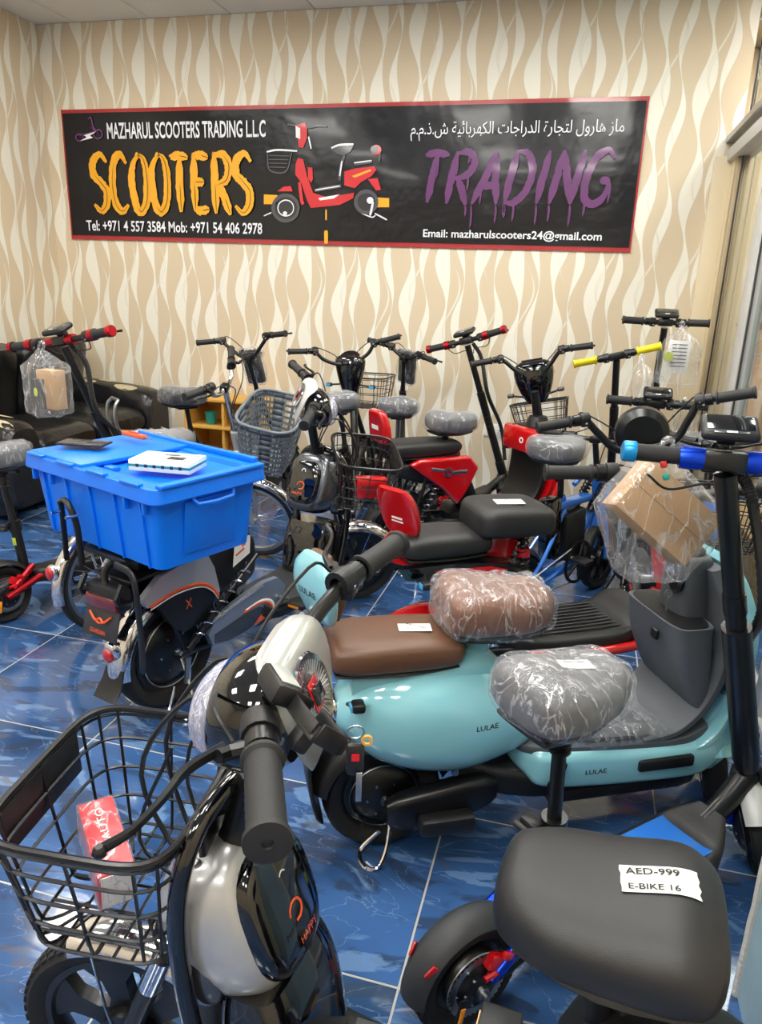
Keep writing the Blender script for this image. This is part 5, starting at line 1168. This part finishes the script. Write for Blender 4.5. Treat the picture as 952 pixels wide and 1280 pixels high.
q.out('backrest_bracket', TE)
o = MB('chrome').ell((-.135, 0, .435), (.022, .045, .045), 22, (0, -.15, 0)).out('tail_light', TE); MB('red_lens').ell((-.148, 0, .435), (.020, .038, .039), 22, (0, -.15, 0)).out('lens', o)
for s in (-1, 1): blink(TE, (-.11, s * .06, .475), (-.095, s * .115, .50), I4, 'film_blue')
q = MB('black_plastic'); q.sweep([(-.18, .36, .05, .01), (-.205, .28, .06, .008), (-.19, .16, .07, .006), (-.17, .12, .06, .005)], 18, 4, 4); q.out('rear_fender', TE)
MB('black_plastic').fender((0, 0, .165), .182, .12, 20, 170, 18, bulge=.02).out('inner_fender', TE)
for s in (-1, 1):
    q = MB('black_satin'); q.loft([(-.01, .165, .02, .03), (.03, .165, .03, .05), (.14, .18, .034, .055), (.25, .20, .03, .05), (.29, .205, .02, .03)], 22, 3.4, 4); q.M = Tr(0, s * .10, 0)
    q2 = MB('black_satin', Tr(0, s * .10, 0)); q2.v = []; q2.loft([(-.01, .165, .02, .03), (.03, .165, .03, .05), (.14, .18, .034, .055), (.25, .20, .03, .05), (.29, .205, .02, .03)], 22, 3.4, 4); c_ = q2.out('swing_arm_cover', TE)
    MB('black_plastic').box((.14, s * .155, .155), (.15, .05, .05), .014).out('pedal', TE)
    MB('steel').cyl((.17, s * .10, .275), (.17, s * .118, .275), .009, 12).out('bolt', TE)
q = MB('black_plastic'); q.loft([(.20, .24, .08, .05), (.40, .20, .12, .05), (.85, .17, .12, .05), (.92, .20, .08, .05)], 24, 4, 4); q.out('underbody', TE)
q = MB('teal'); q.loft([(.33, .285, .03, .012, 3), (.37, .275, .12, .045, 4), (.44, .265, .158, .062, 5), (.80, .245, .160, .060, 5), (.92, .26, .150, .065, 4.5), (.99, .32, .12, .07, 4), (1.03, .38, .06, .06, 3)], 36, 5, 5); sk = q.out('side_skirt', TE); sv = q.bvh()
z = MB('ink'); z.text('LULAE', Tr(.55, -.4, .262) @ Rx(90), w=.062, h=.014, bvh=sv, dirn=(0, 1, 0), off=.0012); z.out('lettering', sk, ang=0)
MB('grey_plastic').loft([(.34, .315, .08, .012), (.42, .320, .135, .018), (.78, .300, .14, .018), (.90, .33, .13, .02)], 30, 6, 4).out('floor_mat', TE)
fm = MB('grey_plastic').loft([(.40, .338, .10, .006), (.5, .338, .125, .010), (.72, .326, .125, .010), (.78, .324, .10, .005)], 26, 5, 4).out('floor_pad', TE); wrap(fm, 'plastic_wrap', fm, .004, .035, 16)
for s in (-1, 1):
    q = MB('black_satin'); q.box((.44, s * .165, .27), (.022, .016, .075), .006, (0, .3, 0)); q.cyl((.43, s * .16, .235), (.43, s * .175, .235), .018, 14); q.out('foot_peg_arm', TE)
    MB('black_plastic').box((.76, s * .160, .262), (.17, .022, .035), .008, (0, .0, 0)).out('side_handle', TE)
MB('black_plastic').box((.62, 0, .165), (.36, .26, .04), .01).out('skid_plate', TE)
MB('teal').loftz([(.19, .93, .05, .12, 3.4), (.24, .945, .065, .135, 3.4), (.34, .955, .06, .145, 3.4), (.44, .955, .04, .15, 3.4)], 30, 3.4, 4).out('front_body', TE)
# leg shield
q = MB('grey_plastic'); q.sweep([(.70, .315, .138, .012), (.80, .335, .140, .014), (.862, .40, .148, .016), (.895, .50, .158, .018), (.905, .62, .156, .02), (.895, .72, .125, .022), (.880, .79, .085, .022)], 34, 5, 6); ls = q.out('leg_shield', TE)
q = MB('teal'); q.sweep([(.80, .26, .150, .012), (.90, .31, .158, .014), (.945, .42, .170, .016), (.96, .54, .178, .018), (.955, .66, .172, .018), (.935, .76, .130, .018), (.915, .81, .085, .014)], 34, 4.6, 6); q.out('front_panel', TE)
MB('grey_plastic').loftz([(.56, .870, .05, .066), (.66, .862, .058, .070), (.74, .856, .056, .068), (.80, .850, .050, .060), (.812, .849, .04, .05)], 30, 2.8, 5).out('column_cover', TE)
MB('black_plastic').lathe([(.040, .80), (.040, .822), (.030, .832), (0, .834)], (.849, 0, 0), n=26).out('column_cap', TE)
q = MB('grey_plastic'); wv = []
prof = [(.405, .866, .024, .138), (.44, .856, .036, .140), (.54, .828, .056, .140), (.645, .812, .062, .138)]
q.loftz(prof, 36, 5, 5); pkt = q.out('pocket', TE); MB('black_plastic').loftz([(.646, .812, .055, .131), (.6475, .812, .055, .131)], 32, 4, 1).out('pocket_opening', pkt)
q = MB('black_satin'); q.lathe([(.0, 0), (.026, 0), (.028, .010), (.018, .018), (0, .018)], (.808, -.028, .735), (-1, 0, .15), 20); ig = q.out('ignition', TE)
MB('steel').lathe([(.010, -.001), (.0125, -.001), (.0125, .001), (.010, .001)], (.782, -.028, .705), (.2, 1, 0), 18, closed=True).out('key_ring', ig); MB('steel').box((.780, -.03, .675), (.002, .008, .036), .0005).out('key', ig)
MB('black_plastic').box((.742, -.05, .60), (.012, .03, .03), .005).out('bag_hook', TE)
MB('dark_grey').box((.80, -.04, .348), (.085, .055, .004), .002, (0, -.5, 0)).out('vent_plate', TE)
q = MB('black_satin', St); q.cyl((.87, 0, .78), (.815, 0, .99), .030, 18, .022)
for s in (-1, 1): q.cyl((1.05, s * .055, .165), (.985, s * .055, .40), .020, 12)
q.out('fork', TE)
for s in (-1, 1): MB('chrome', St).cyl((.997, s * .055, .36), (.965, s * .055, .47), .013, 12).out('fork_tube', TE)
MB('teal', St).fender((1.05, 0, .165), .185, .13, 20, 165, 22, bulge=.03).out('front_fender', TE)
for s in (-1, 1): MB('amber', St).box((1.0, s * .085, .32), (.02, .012, .035), .005).out('reflector', TE)
StL = St @ Tr(.815, 0, .97) @ Rx(14) @ Tr(-.815, 0, -.97)
handlebar(TE, StL, (.815, 0, .97), [(0, 0, 0), (.06, 0, .01), (.14, -.005, .035), (.22, -.03, .045), (.36, -.07, .035)], .13, .017, .019, bar='black_plastic')
kickstand(TE, .02, .15, .12, lean=-.05)

# ------------------------------------------------------------------ red scooters
T11, S11 = cargo('electric_scooter', (-.45, 2.33, 0), 33, 'red and black electric scooter with a curved red backrest behind the teal scooter', 60, 2, wb=.95)
T10, S10 = cargo('electric_scooter', (-.87, 3.70, 0), 42, 'red electric scooter with a boxy red backrest and film-wrapped saddle near the back wall', 50, 1)

for s_ in (-1, 1):
    MB('black_gloss').prism([(-.12, .615), (.10, .62), (.28, .60), (.30, .54), (.10, .55), (-.10, .575)], s_ * .085, s_ * .11).out('side_cover', T11)
    MB('red_gloss').prism([(.0, .60), (.20, .60), (.26, .585), (.24, .56), (.05, .575)], s_ * .1105, s_ * .114).out('side_stripe', T11)
# ------------------------------------------------------------------ kick scooters
T17, S17 = kick('kick_scooter', (-.10, 1.225, 0), 46, 'black kick scooter with blue trim and a film-wrapped grey saddle, front right', 'blue_anod', wb=.94, r=.125, base_z=.27, top=(.58, 1.165), st=48, seat=(.20, .735, .215, True), grips='cyan', near=True, bw=.195, lv=15, gs=1.08)
drape_label(T17, child(T17, 'seat'), .215, .0, -20, .070, .036, [('AED-950', 0, .007, .05, .008), ('K-10', -.01, -.009, .02, .007)])
q = MB('red_gloss', S17); q.box((.57, .118, 1.18), (.02, .014, .016), .004); q.out('red_button', T17); MB('label_green', S17).box((.555, .118, 1.155), (.014, .014, .014), .004).out('green_button', T17)
T1, S1 = kick('kick_scooter', (-2.33, 2.50, 0), 72, 'red and black kick scooter with red grips in front of the sofa', 'red_anod', wb=.84, base_z=.26, top=(.50, 1.19), st=6, roll=-8, seat=(.10, .72, .22, True), bw=.34)
for s_ in (-1, 1): MB('red_anod').cyl((-.02, s_ * .066, .12), (.20, s_ * .062, .185), .016, 12).cyl((.16, s_ * .062, .175), (.36, s_ * .06, .17), .012, 12).out('frame_tube', T1)
T9, S9 = kick('kick_scooter', (-.80, 4.47, 0), 44, 'black kick scooter with a red latch standing by the wall socket', 'red_anod', wb=.58, base_z=.26, top=(.28, 1.16), st=36, roll=-9, bw=.26, sleeves=False)
MB('black_plastic').box((.60, -.03, .50), (.10, .06, .075), .01).out('controller_box', T9)
T13, S13 = kick('kick_scooter', (.155, 4.12, 0), 80, 'black kick scooter with long yellow handlebar grips', 'black_satin', wb=.60, base_z=.3, top=(.36, 1.13), st=10, roll=-2, lv=-11, grips='yellow', disp=False, coil=False, bw=.235, sleeves=False)
T14, S14 = kick('kick_scooter', (.452, 4.29, 0), 91, 'tall black kick scooter with plain black grips and a display, nearest the glass partition', 'black_satin', wb=.75, base_z=.3, top=(.54, 1.31), st=0, ks=-1, grips='plain', bw=.24, coil=False, sleeves=False)
T15, S15 = kick('kick_scooter', (.35, 3.42, 0), 88, 'low black kick scooter with a small display and a clear bag on its bar', 'black_satin', wb=.58, base_z=.28, top=(.44, .965), st=0, ks=1, grips='plain', bw=.23, coil=False, sleeves=False)

# ------------------------------------------------------------------ bicycles and black e-bikes
T5, S5 = bicycle('bicycle', (-1.885, 2.60, 0), 74, 'silver bicycle with a grey plastic basket behind the blue crate', 'silver_paint', r=.235, wb=.98, st=-70, seat=(.38, .76, True, 'seat_grey'), headtop=(.84, .74), barz=.97, barpts=[(0, 0, 0), (.05, .0, -.01), (.12, -.01, .01), (.17, -.03, .06), (.30, -.08, .065)], wheels='wire', barm='chrome', post='steel', rack=True, fend='chrome', battery=False)
TB, SB = bicycle('bicycle', (-.19, 3.215, 0), 58, 'small blue-framed electric bicycle with a black battery between the red scooters', 'blue_frame', r=.17, wb=.70, st=5, seat=(.26, .79, True, 'seat_grey'), headtop=(.60, .60), barz=.80, barpts=STR, bbx=.42, cr=.11)
q = MB('blue_frame'); q.box((.36, 0, .52), (.34, .06, .035), .008); q.out('frame_beam', TB)
MB('blue_frame').tube([(.12, 0, .24), (.30, 0, .17), (.52, 0, .20), (.62, 0, .26)], .022, 12, 4).out('lower_tube', TB)
MB('blue_frame').tube([(.62, 0, .24), (.66, 0, .40), (.70, 0, .56), (.75, 0, .62)], .024, 12, 4).out('front_upright', TB)
MB('blue_frame').tube([(.40, .0, .60), (.48, .0, .64), (.58, 0, .63), (.68, 0, .60)], .013, 10, 4).out('carry_handle', TB)
for s_ in (-1, 1): shock(TB, (.50, s_ * .04, .46), (.62, s_ * .04, .60), 'black_satin', .020)
MB('black_plastic').box((.40, 0, .36), (.17, .09, .24), .02, (0, -.12, 0)).out('battery_pack', TB)
T8, S8 = bicycle('bicycle', (-1.02, 4.22, 0), 100, 'black electric bicycle with a film-wrapped display and round grey saddle in front of the wall', 'black_satin', r=.19, wb=.78, st=-35, seat=(.20, .765, True, 'seat_grey'), headtop=(.60, .80), barz=1.02, barpts=[(0, 0, 0), (.06, 0, .02), (.14, -.01, .05), (.27, -.05, .05)], post='steel', hlamp='box', roll=0)
T7, S7 = bicycle('electric_bicycle', (-1.19, 3.90, 0), 100, 'black electric bicycle with a round black headlight housing and blue-filmed signals', 'black_satin', r=.22, wb=.98, st=-18, seat=(.20, .83, True, 'seat_grey'), headtop=(.72, .78), barz=1.0, barpts=[(0, 0, 0), (.06, 0, .0), (.14, -.005, .04), (.20, -.02, .10), (.34, -.07, .12)], hlamp='round', bsk='wire', roll=-7, hst=8, cat_='electric bike')
T6, S6 = bicycle('electric_bicycle', (-2.43, 3.85, 0), 54, 'black electric bicycle with a film-wrapped display left of the grey plastic basket', 'black_satin', r=.22, wb=.96, st=30, seat=(.24, .79, True, 'seat_black'), headtop=(.74, .78), barz=1.0, barpts=[(0, 0, 0), (.06, 0, .02), (.13, -.01, .08), (.18, -.02, .12), (.32, -.06, .12)], hlamp='box', rack=True, cat_='electric bike')
T20, S20 = bicycle('bicycle', (.535, 3.94, 0), -90, 'black bicycle with a wire basket beside the glass partition', 'black_satin', r=.22, wb=.92, st=0, seat=(.28, .80, True, 'seat_black'), headtop=(.80, .70), barz=.90, barpts=[(0, 0, 0), (.04, 0, 0), (.09, .01, .02), (.165, -.03, .03)], bsk='wire', fend='black_gloss', kw=.065)

# grey plastic basket of the silver bicycle: a perforated shell
def holed_basket(root, M, c, L, W, Hh, taper=.74):
    NU, NV = 44, 9; q = MB('basket_grey', M)
    def pt(u, v):
        a = 2 * PI * u / NU; k = 1 - (1 - taper) * v; e = 4
        return Vector((c[0] + L / 2 * k * math.copysign(abs(cos(a)) ** (2 / e), cos(a)), c[1] + W / 2 * k * math.copysign(abs(sin(a)) ** (2 / e), sin(a)), c[2] - Hh * v))
    for v in range(NV):
        for u in range(NU):
            A = [pt(u, v / NV), pt(u + 1, v / NV), pt(u + 1, (v + 1) / NV), pt(u, (v + 1) / NV)]; m = sum(A, Vector()) / 4
            if v == 0 or u % 11 == 0: q.add([tuple(p) for p in A], [(0, 1, 2, 3)]); continue
            B = [m + (p - m) * .58 for p in A]
            q.add([tuple(p) for p in A + B], [(0, 1, 5, 4), (1, 2, 6, 5), (2, 3, 7, 6), (3, 0, 4, 7)])
    for i in range(-3, 4):
        q.box((c[0] + i * L * taper / 7.5, c[1], c[2] - Hh), (.014, W * taper * .96, .004)); q.box((c[0], c[1] + i * W * taper / 7.5, c[2] - Hh), (L * taper * .96, .014, .004))
    o = stuff(q.out('basket', root, ang=20)); sm = o.modifiers.new('Solidify', 'SOLIDIFY'); sm.thickness = .004
    MB('basket_grey', M).tube([tuple(pt(u, 0)) for u in range(NU)], .008, 8, closed=True).out('basket_rim', root)
holed_basket(T5, S5, (1.02, .02, .90), .30, .42, .28)
for s in (-1, 1): MB('steel', S5).cyl((.90, s * .09, .74), (.84, 0, .72), .006, 8).cyl((.91, s * .05, .64), (.88, 0, .66), .006, 8).out('basket_bracket', T5)

# ------------------------------------------------------------------ small things
def wbox(name, c, d, rot, label, cat_, mat, parts=()):
    t = thing(name, c, rot[2], label, cat_); q = MB(mat, Rx(rot[0]) @ Ry(rot[1])); q.box((0, 0, 0), d, .002); q.out('box_body', t)
    return t, q.M
def in_basket(t_, S_, p):
    v = S_ @ Vector(p); a_ = t_.rotation_euler[2]; return (t_.location.x + v.x * cos(a_) - v.y * sin(a_), t_.location.y + v.x * sin(a_) + v.y * cos(a_), t_.location.z + v.z)
# boxed accessory in the foreground basket
t, M = wbox('product_box', in_basket(T12, S12, (1.165, .01, .610)), (.055, .155, .072), (8, 0, 46), 'red and white film-wrapped carton lying in the foreground wire basket', 'box', 'print_red')
MB('white', M).box((0, -.0783, 0), (.047, .002, .064)).out('white_panel', t)
MB('ink', M).box((.0277, .0, -.01), (.001, .15, .03)).out('dark_band', t)
q = MB('paper', M @ Tr(0, .0, .0395)); q.text('AUTO', Tr(0, .02, 0) @ Rz(90), w=.07, h=.012); q.out('printing', t, ang=0)
bx = [c for c in bpy.data.objects if c.parent == t and c.name.startswith('box_body')][0]; wrap(bx, 'plastic_wrap', t, .002, .002, 30)
def bag(name, top, c, w_, d_, h_, label, yaw=0, film='bag_film', tilt=0):
    """thin clear carrier bag hanging from `top`; c = centre of its belly"""
    t = thing(name, top, yaw, label, 'bag'); tp = Vector((0, 0, 0)); cc = Matrix.Rotation(rad(-yaw), 3, 'Z') @ (Vector(c) - Vector(top)); R = []
    n = 32
    rows = [(0, .012, .010, 0), (-.02, .018, .014, 0), (.10, .34, .34, .3), (.20, .72, .72, .7), (.34, .97, .97, .95), (.5, 1.03, 1.03, 1), (.75, 1, 1, 1), (.95, 1, 1, 1), (1.0, .9, .9, 1), (1.02, .3, .2, 1)]
    topz = 0; botz = cc.z - h_ / 2
    for i, (f, a_, b_, m_) in enumerate(catv(rows, 5)):
        z = f * botz; ring = []
        for j in range(n):
            an = 2 * PI * j / n; w1 = max(.006, w_ / 2 * a_); d1 = max(.006, d_ / 2 * b_)
            nz_ = 1 + .16 * mnoise.noise(Vector((j * .8, f * 6, top[0] * 5))) * (1 if f > .1 else .2)
            ring.append(Vector((cc.x * m_ + w1 * nz_ * math.copysign(abs(cos(an)) ** .75, cos(an)), cc.y * m_ + d1 * nz_ * math.copysign(abs(sin(an)) ** .75, sin(an)), z)))
        R.append(ring)
    MB(film).rings(R, cap=False).out('bag_film', t, ang=80)
    MB(film).tube([(-.012, 0, -.03), (-.01, .012, .012), (.0, .018, .024), (.010, .012, .012), (.012, 0, -.03)], .007, 8, 4).out('bag_handle', t)
    return t
def drape_bag(name, top, c, yaw, M, half, label, grow=1.09, tail=.02, amp=.007):
    t = thing(name, top, 0, label, 'bag'); d0 = Vector(c) - Vector(top); bm = bmesh.new()
    for sx in (-1, 1):
        for sy in (-1, 1):
            for sz in (-1, 1): bm.verts.new(d0 + (Rz(yaw) @ M @ Vector((sx * half[0] * grow + sx * .004, sy * half[1] * grow + sy * .006, sz * half[2] * grow + sz * .004))))
    low = min(v.co.z for v in bm.verts)
    for a in range(8): bm.verts.new(Vector((.012 * cos(a * PI / 4), .010 * sin(a * PI / 4), -.012)))
    for a in range(6): bm.verts.new(d0 + Vector((half[0] * .75 * cos(a * PI / 3) - .01, half[1] * .9 * sin(a * PI / 3), low - d0.z - tail + .012 * (a % 2))))
    r = bmesh.ops.convex_hull(bm, input=bm.verts[:]); bmesh.ops.delete(bm, geom=[g for g in r['geom_interior'] if isinstance(g, bmesh.types.BMVert)], context='VERTS')
    bmesh.ops.subdivide_edges(bm, edges=bm.edges[:], cuts=5, use_grid_fill=True); bmesh.ops.recalc_face_normals(bm, faces=bm.faces); bm.normal_update()
    for v in bm.verts: v.co += v.normal * amp * abs(mnoise.noise(v.co * 26)) * 1.6
    me_ = bpy.data.meshes.new('bag_film'); bm.to_mesh(me_); bm.free(); me_.materials.append(MATS['bag_film']); me_.shade_smooth()
    o = bpy.data.objects.new('bag_film', me_); COL.objects.link(o); o.parent = t
    MB('bag_film').tube([(-.010, 0, -.012), (-.012, .012, .012), (.0, .016, .022), (.012, .012, .012), (.010, 0, -.012)], .006, 8, 4).out('bag_handle', t)
    return t
bgc = onw = lambda px, py, Y: Vector((onwall(px, py, Y)[0], Y, onwall(px, py, Y)[1]))
c17 = bgc(826, 640, 1.86); ctop = bgc(834, 560, 1.93)
Mb = Rx(-18) @ Ry(38) @ Rz(6)
drape_bag('plastic_bag', ctop, c17, 12, Mb, (.112, .05, .070), 'clear plastic bag holding a brown carton on the blue-trimmed kick scooter')
t = thing('cardboard_box', tuple(c17), 12, 'brown cardboard carton inside the clear bag on the right kick scooter', 'box')
MB('cardboard', Mb).box((0, 0, 0), (.224, .10, .140), .002).out('box_body', t); MB('saddle_brown', Mb).box((0, -.0503, .0), (.222, .0008, .0015)).out('flap_seam', t)
c1 = bgc(62, 482, 2.83); ct1 = bgc(50, 434, 2.84)
drape_bag('plastic_bag', ct1, c1 - Vector((0, .012, .015)), -10, I4, (.068, .050, .088), 'clear plastic bag with a charger box hanging from the red-gripped kick scooter', tail=.02)
t = thing('charger_box', tuple(c1 - Vector((.0, 0, .015))), -10, 'beige and black box inside the bag on the red-gripped scooter', 'box')
MB('cardboard').box((.012, .0, 0), (.11, .06, .17), .002).out('box_body', t); MB('ink').box((-.03, -.035, -.02), (.065, .03, .13), .003).out('black_sleeve', t); MB('foam_green').ell((-.03, -.052, -.01), (.012, .003, .02), 12).out('green_mark', t)
c14 = bgc(848, 442, 4.62); bag('plastic_bag', bgc(852, 408, 4.66), c14, .22, .10, .34, 'clear bag with papers hanging from the tall black kick scooter', 0)
t = thing('paper_manual', tuple(c14 + Vector((0, 0, -.02))), 5, 'white printed manual inside the bag on the tall black kick scooter', 'paper')
MB('white').box((0, 0, 0), (.115, .010, .18), .002).out('sheets', t); q = MB('print_grey', Tr(0, -.008, 0)); [q.box((.0, 0, .07 - .02 * k), (.08, .001, .005)) for k in range(7)]; q.out('printed_text', t, ang=0); MB('foam_green').lathe([(0, 0), (.028, 0), (.028, .002), (0, .002)], (-.055, -.009, .0), (0, -1, 0), 18).out('round_sticker', t)
c15 = bgc(856, 524, 3.93); bag('plastic_bag', bgc(856, 505, 3.93), c15, .12, .07, .14, 'clear crumpled bag hanging from the low black kick scooter', 0)
bag('plastic_bag', bgc(802, 449, 4.38), bgc(803, 478, 4.33), .11, .08, .24, 'clear bag hanging from the yellow-gripped kick scooter', 0)
# things by the partition and in other baskets
t = thing('cardboard_box', (1.08, 4.1, 0), 4, 'long flat cardboard box on the corridor floor behind the glass partition', 'box')
MB('cardboard').box((0, 0, .17), (.42, .95, .34), .003).out('box_body', t); MB('saddle_brown').box((0, 0, .3405), (.002, .94, .001)).out('flap_seam', t)
t = thing('product_box', in_basket(T20, S20, (1.06, .0, .615)), 0, 'small blue box with white print in the basket beside the glass partition', 'box')
MB('blue_frame').box((0, 0, .08), (.13, .09, .15), .003).out('box_body', t); q = MB('white', Tr(0, -.046, .08)); q.box((0, 0, .03), (.08, .001, .012)); q.box((0, 0, .0), (.06, .001, .008)); q.out('printing', t, ang=0)
t = thing('product_box', in_basket(T3, S3, (1.165, -.055, .600)), 74 - 50, 'red printed box in the wire basket of the crate bike', 'box')
MB('red_gloss').box((0, 0, .05), (.14, .08, .09), .01).out('box_body', t); q = MB('ink', Tr(-.0, -.0465, .05)); q.text('DRAGON', Tr(0, 0, .012) @ Rx(90), w=.09, h=.016); q.text('SKY', Tr(0, 0, -.016) @ Rx(90), w=.045, h=.016); q.out('printing', t, ang=0)
# bunch of keys hanging from the foreground phone holder
kp = bgc(444, 930, .64)
t = thing('key_fob', tuple(kp), 20, 'black key fob with keys hanging by the foreground handlebar', 'keys')
MB('steel').lathe([(.008, -.0008), (.0095, -.0008), (.0095, .0008), (.008, .0008)], (0, 0, .014), (0, 1, .2), 20, closed=True).out('key_ring', t)
f_ = MB('black_plastic').box((0, 0, -.018), (.019, .010, .038), .005).out('fob', t); MB('print_red').box((.0, -.0065, -.012), (.008, .001, .008), .0).out('button', f_)
MB('steel').box((.004, -.01, -.045), (.006, .002, .035), .0005).out('key', t); MB('wood_ply').lathe([(.0035, -.0015), (.006, -.0015), (.006, .0015), (.0035, .0015)], (.012, 0, .004), (0, 1, 0), 16, closed=True).out('leather_loop', t)
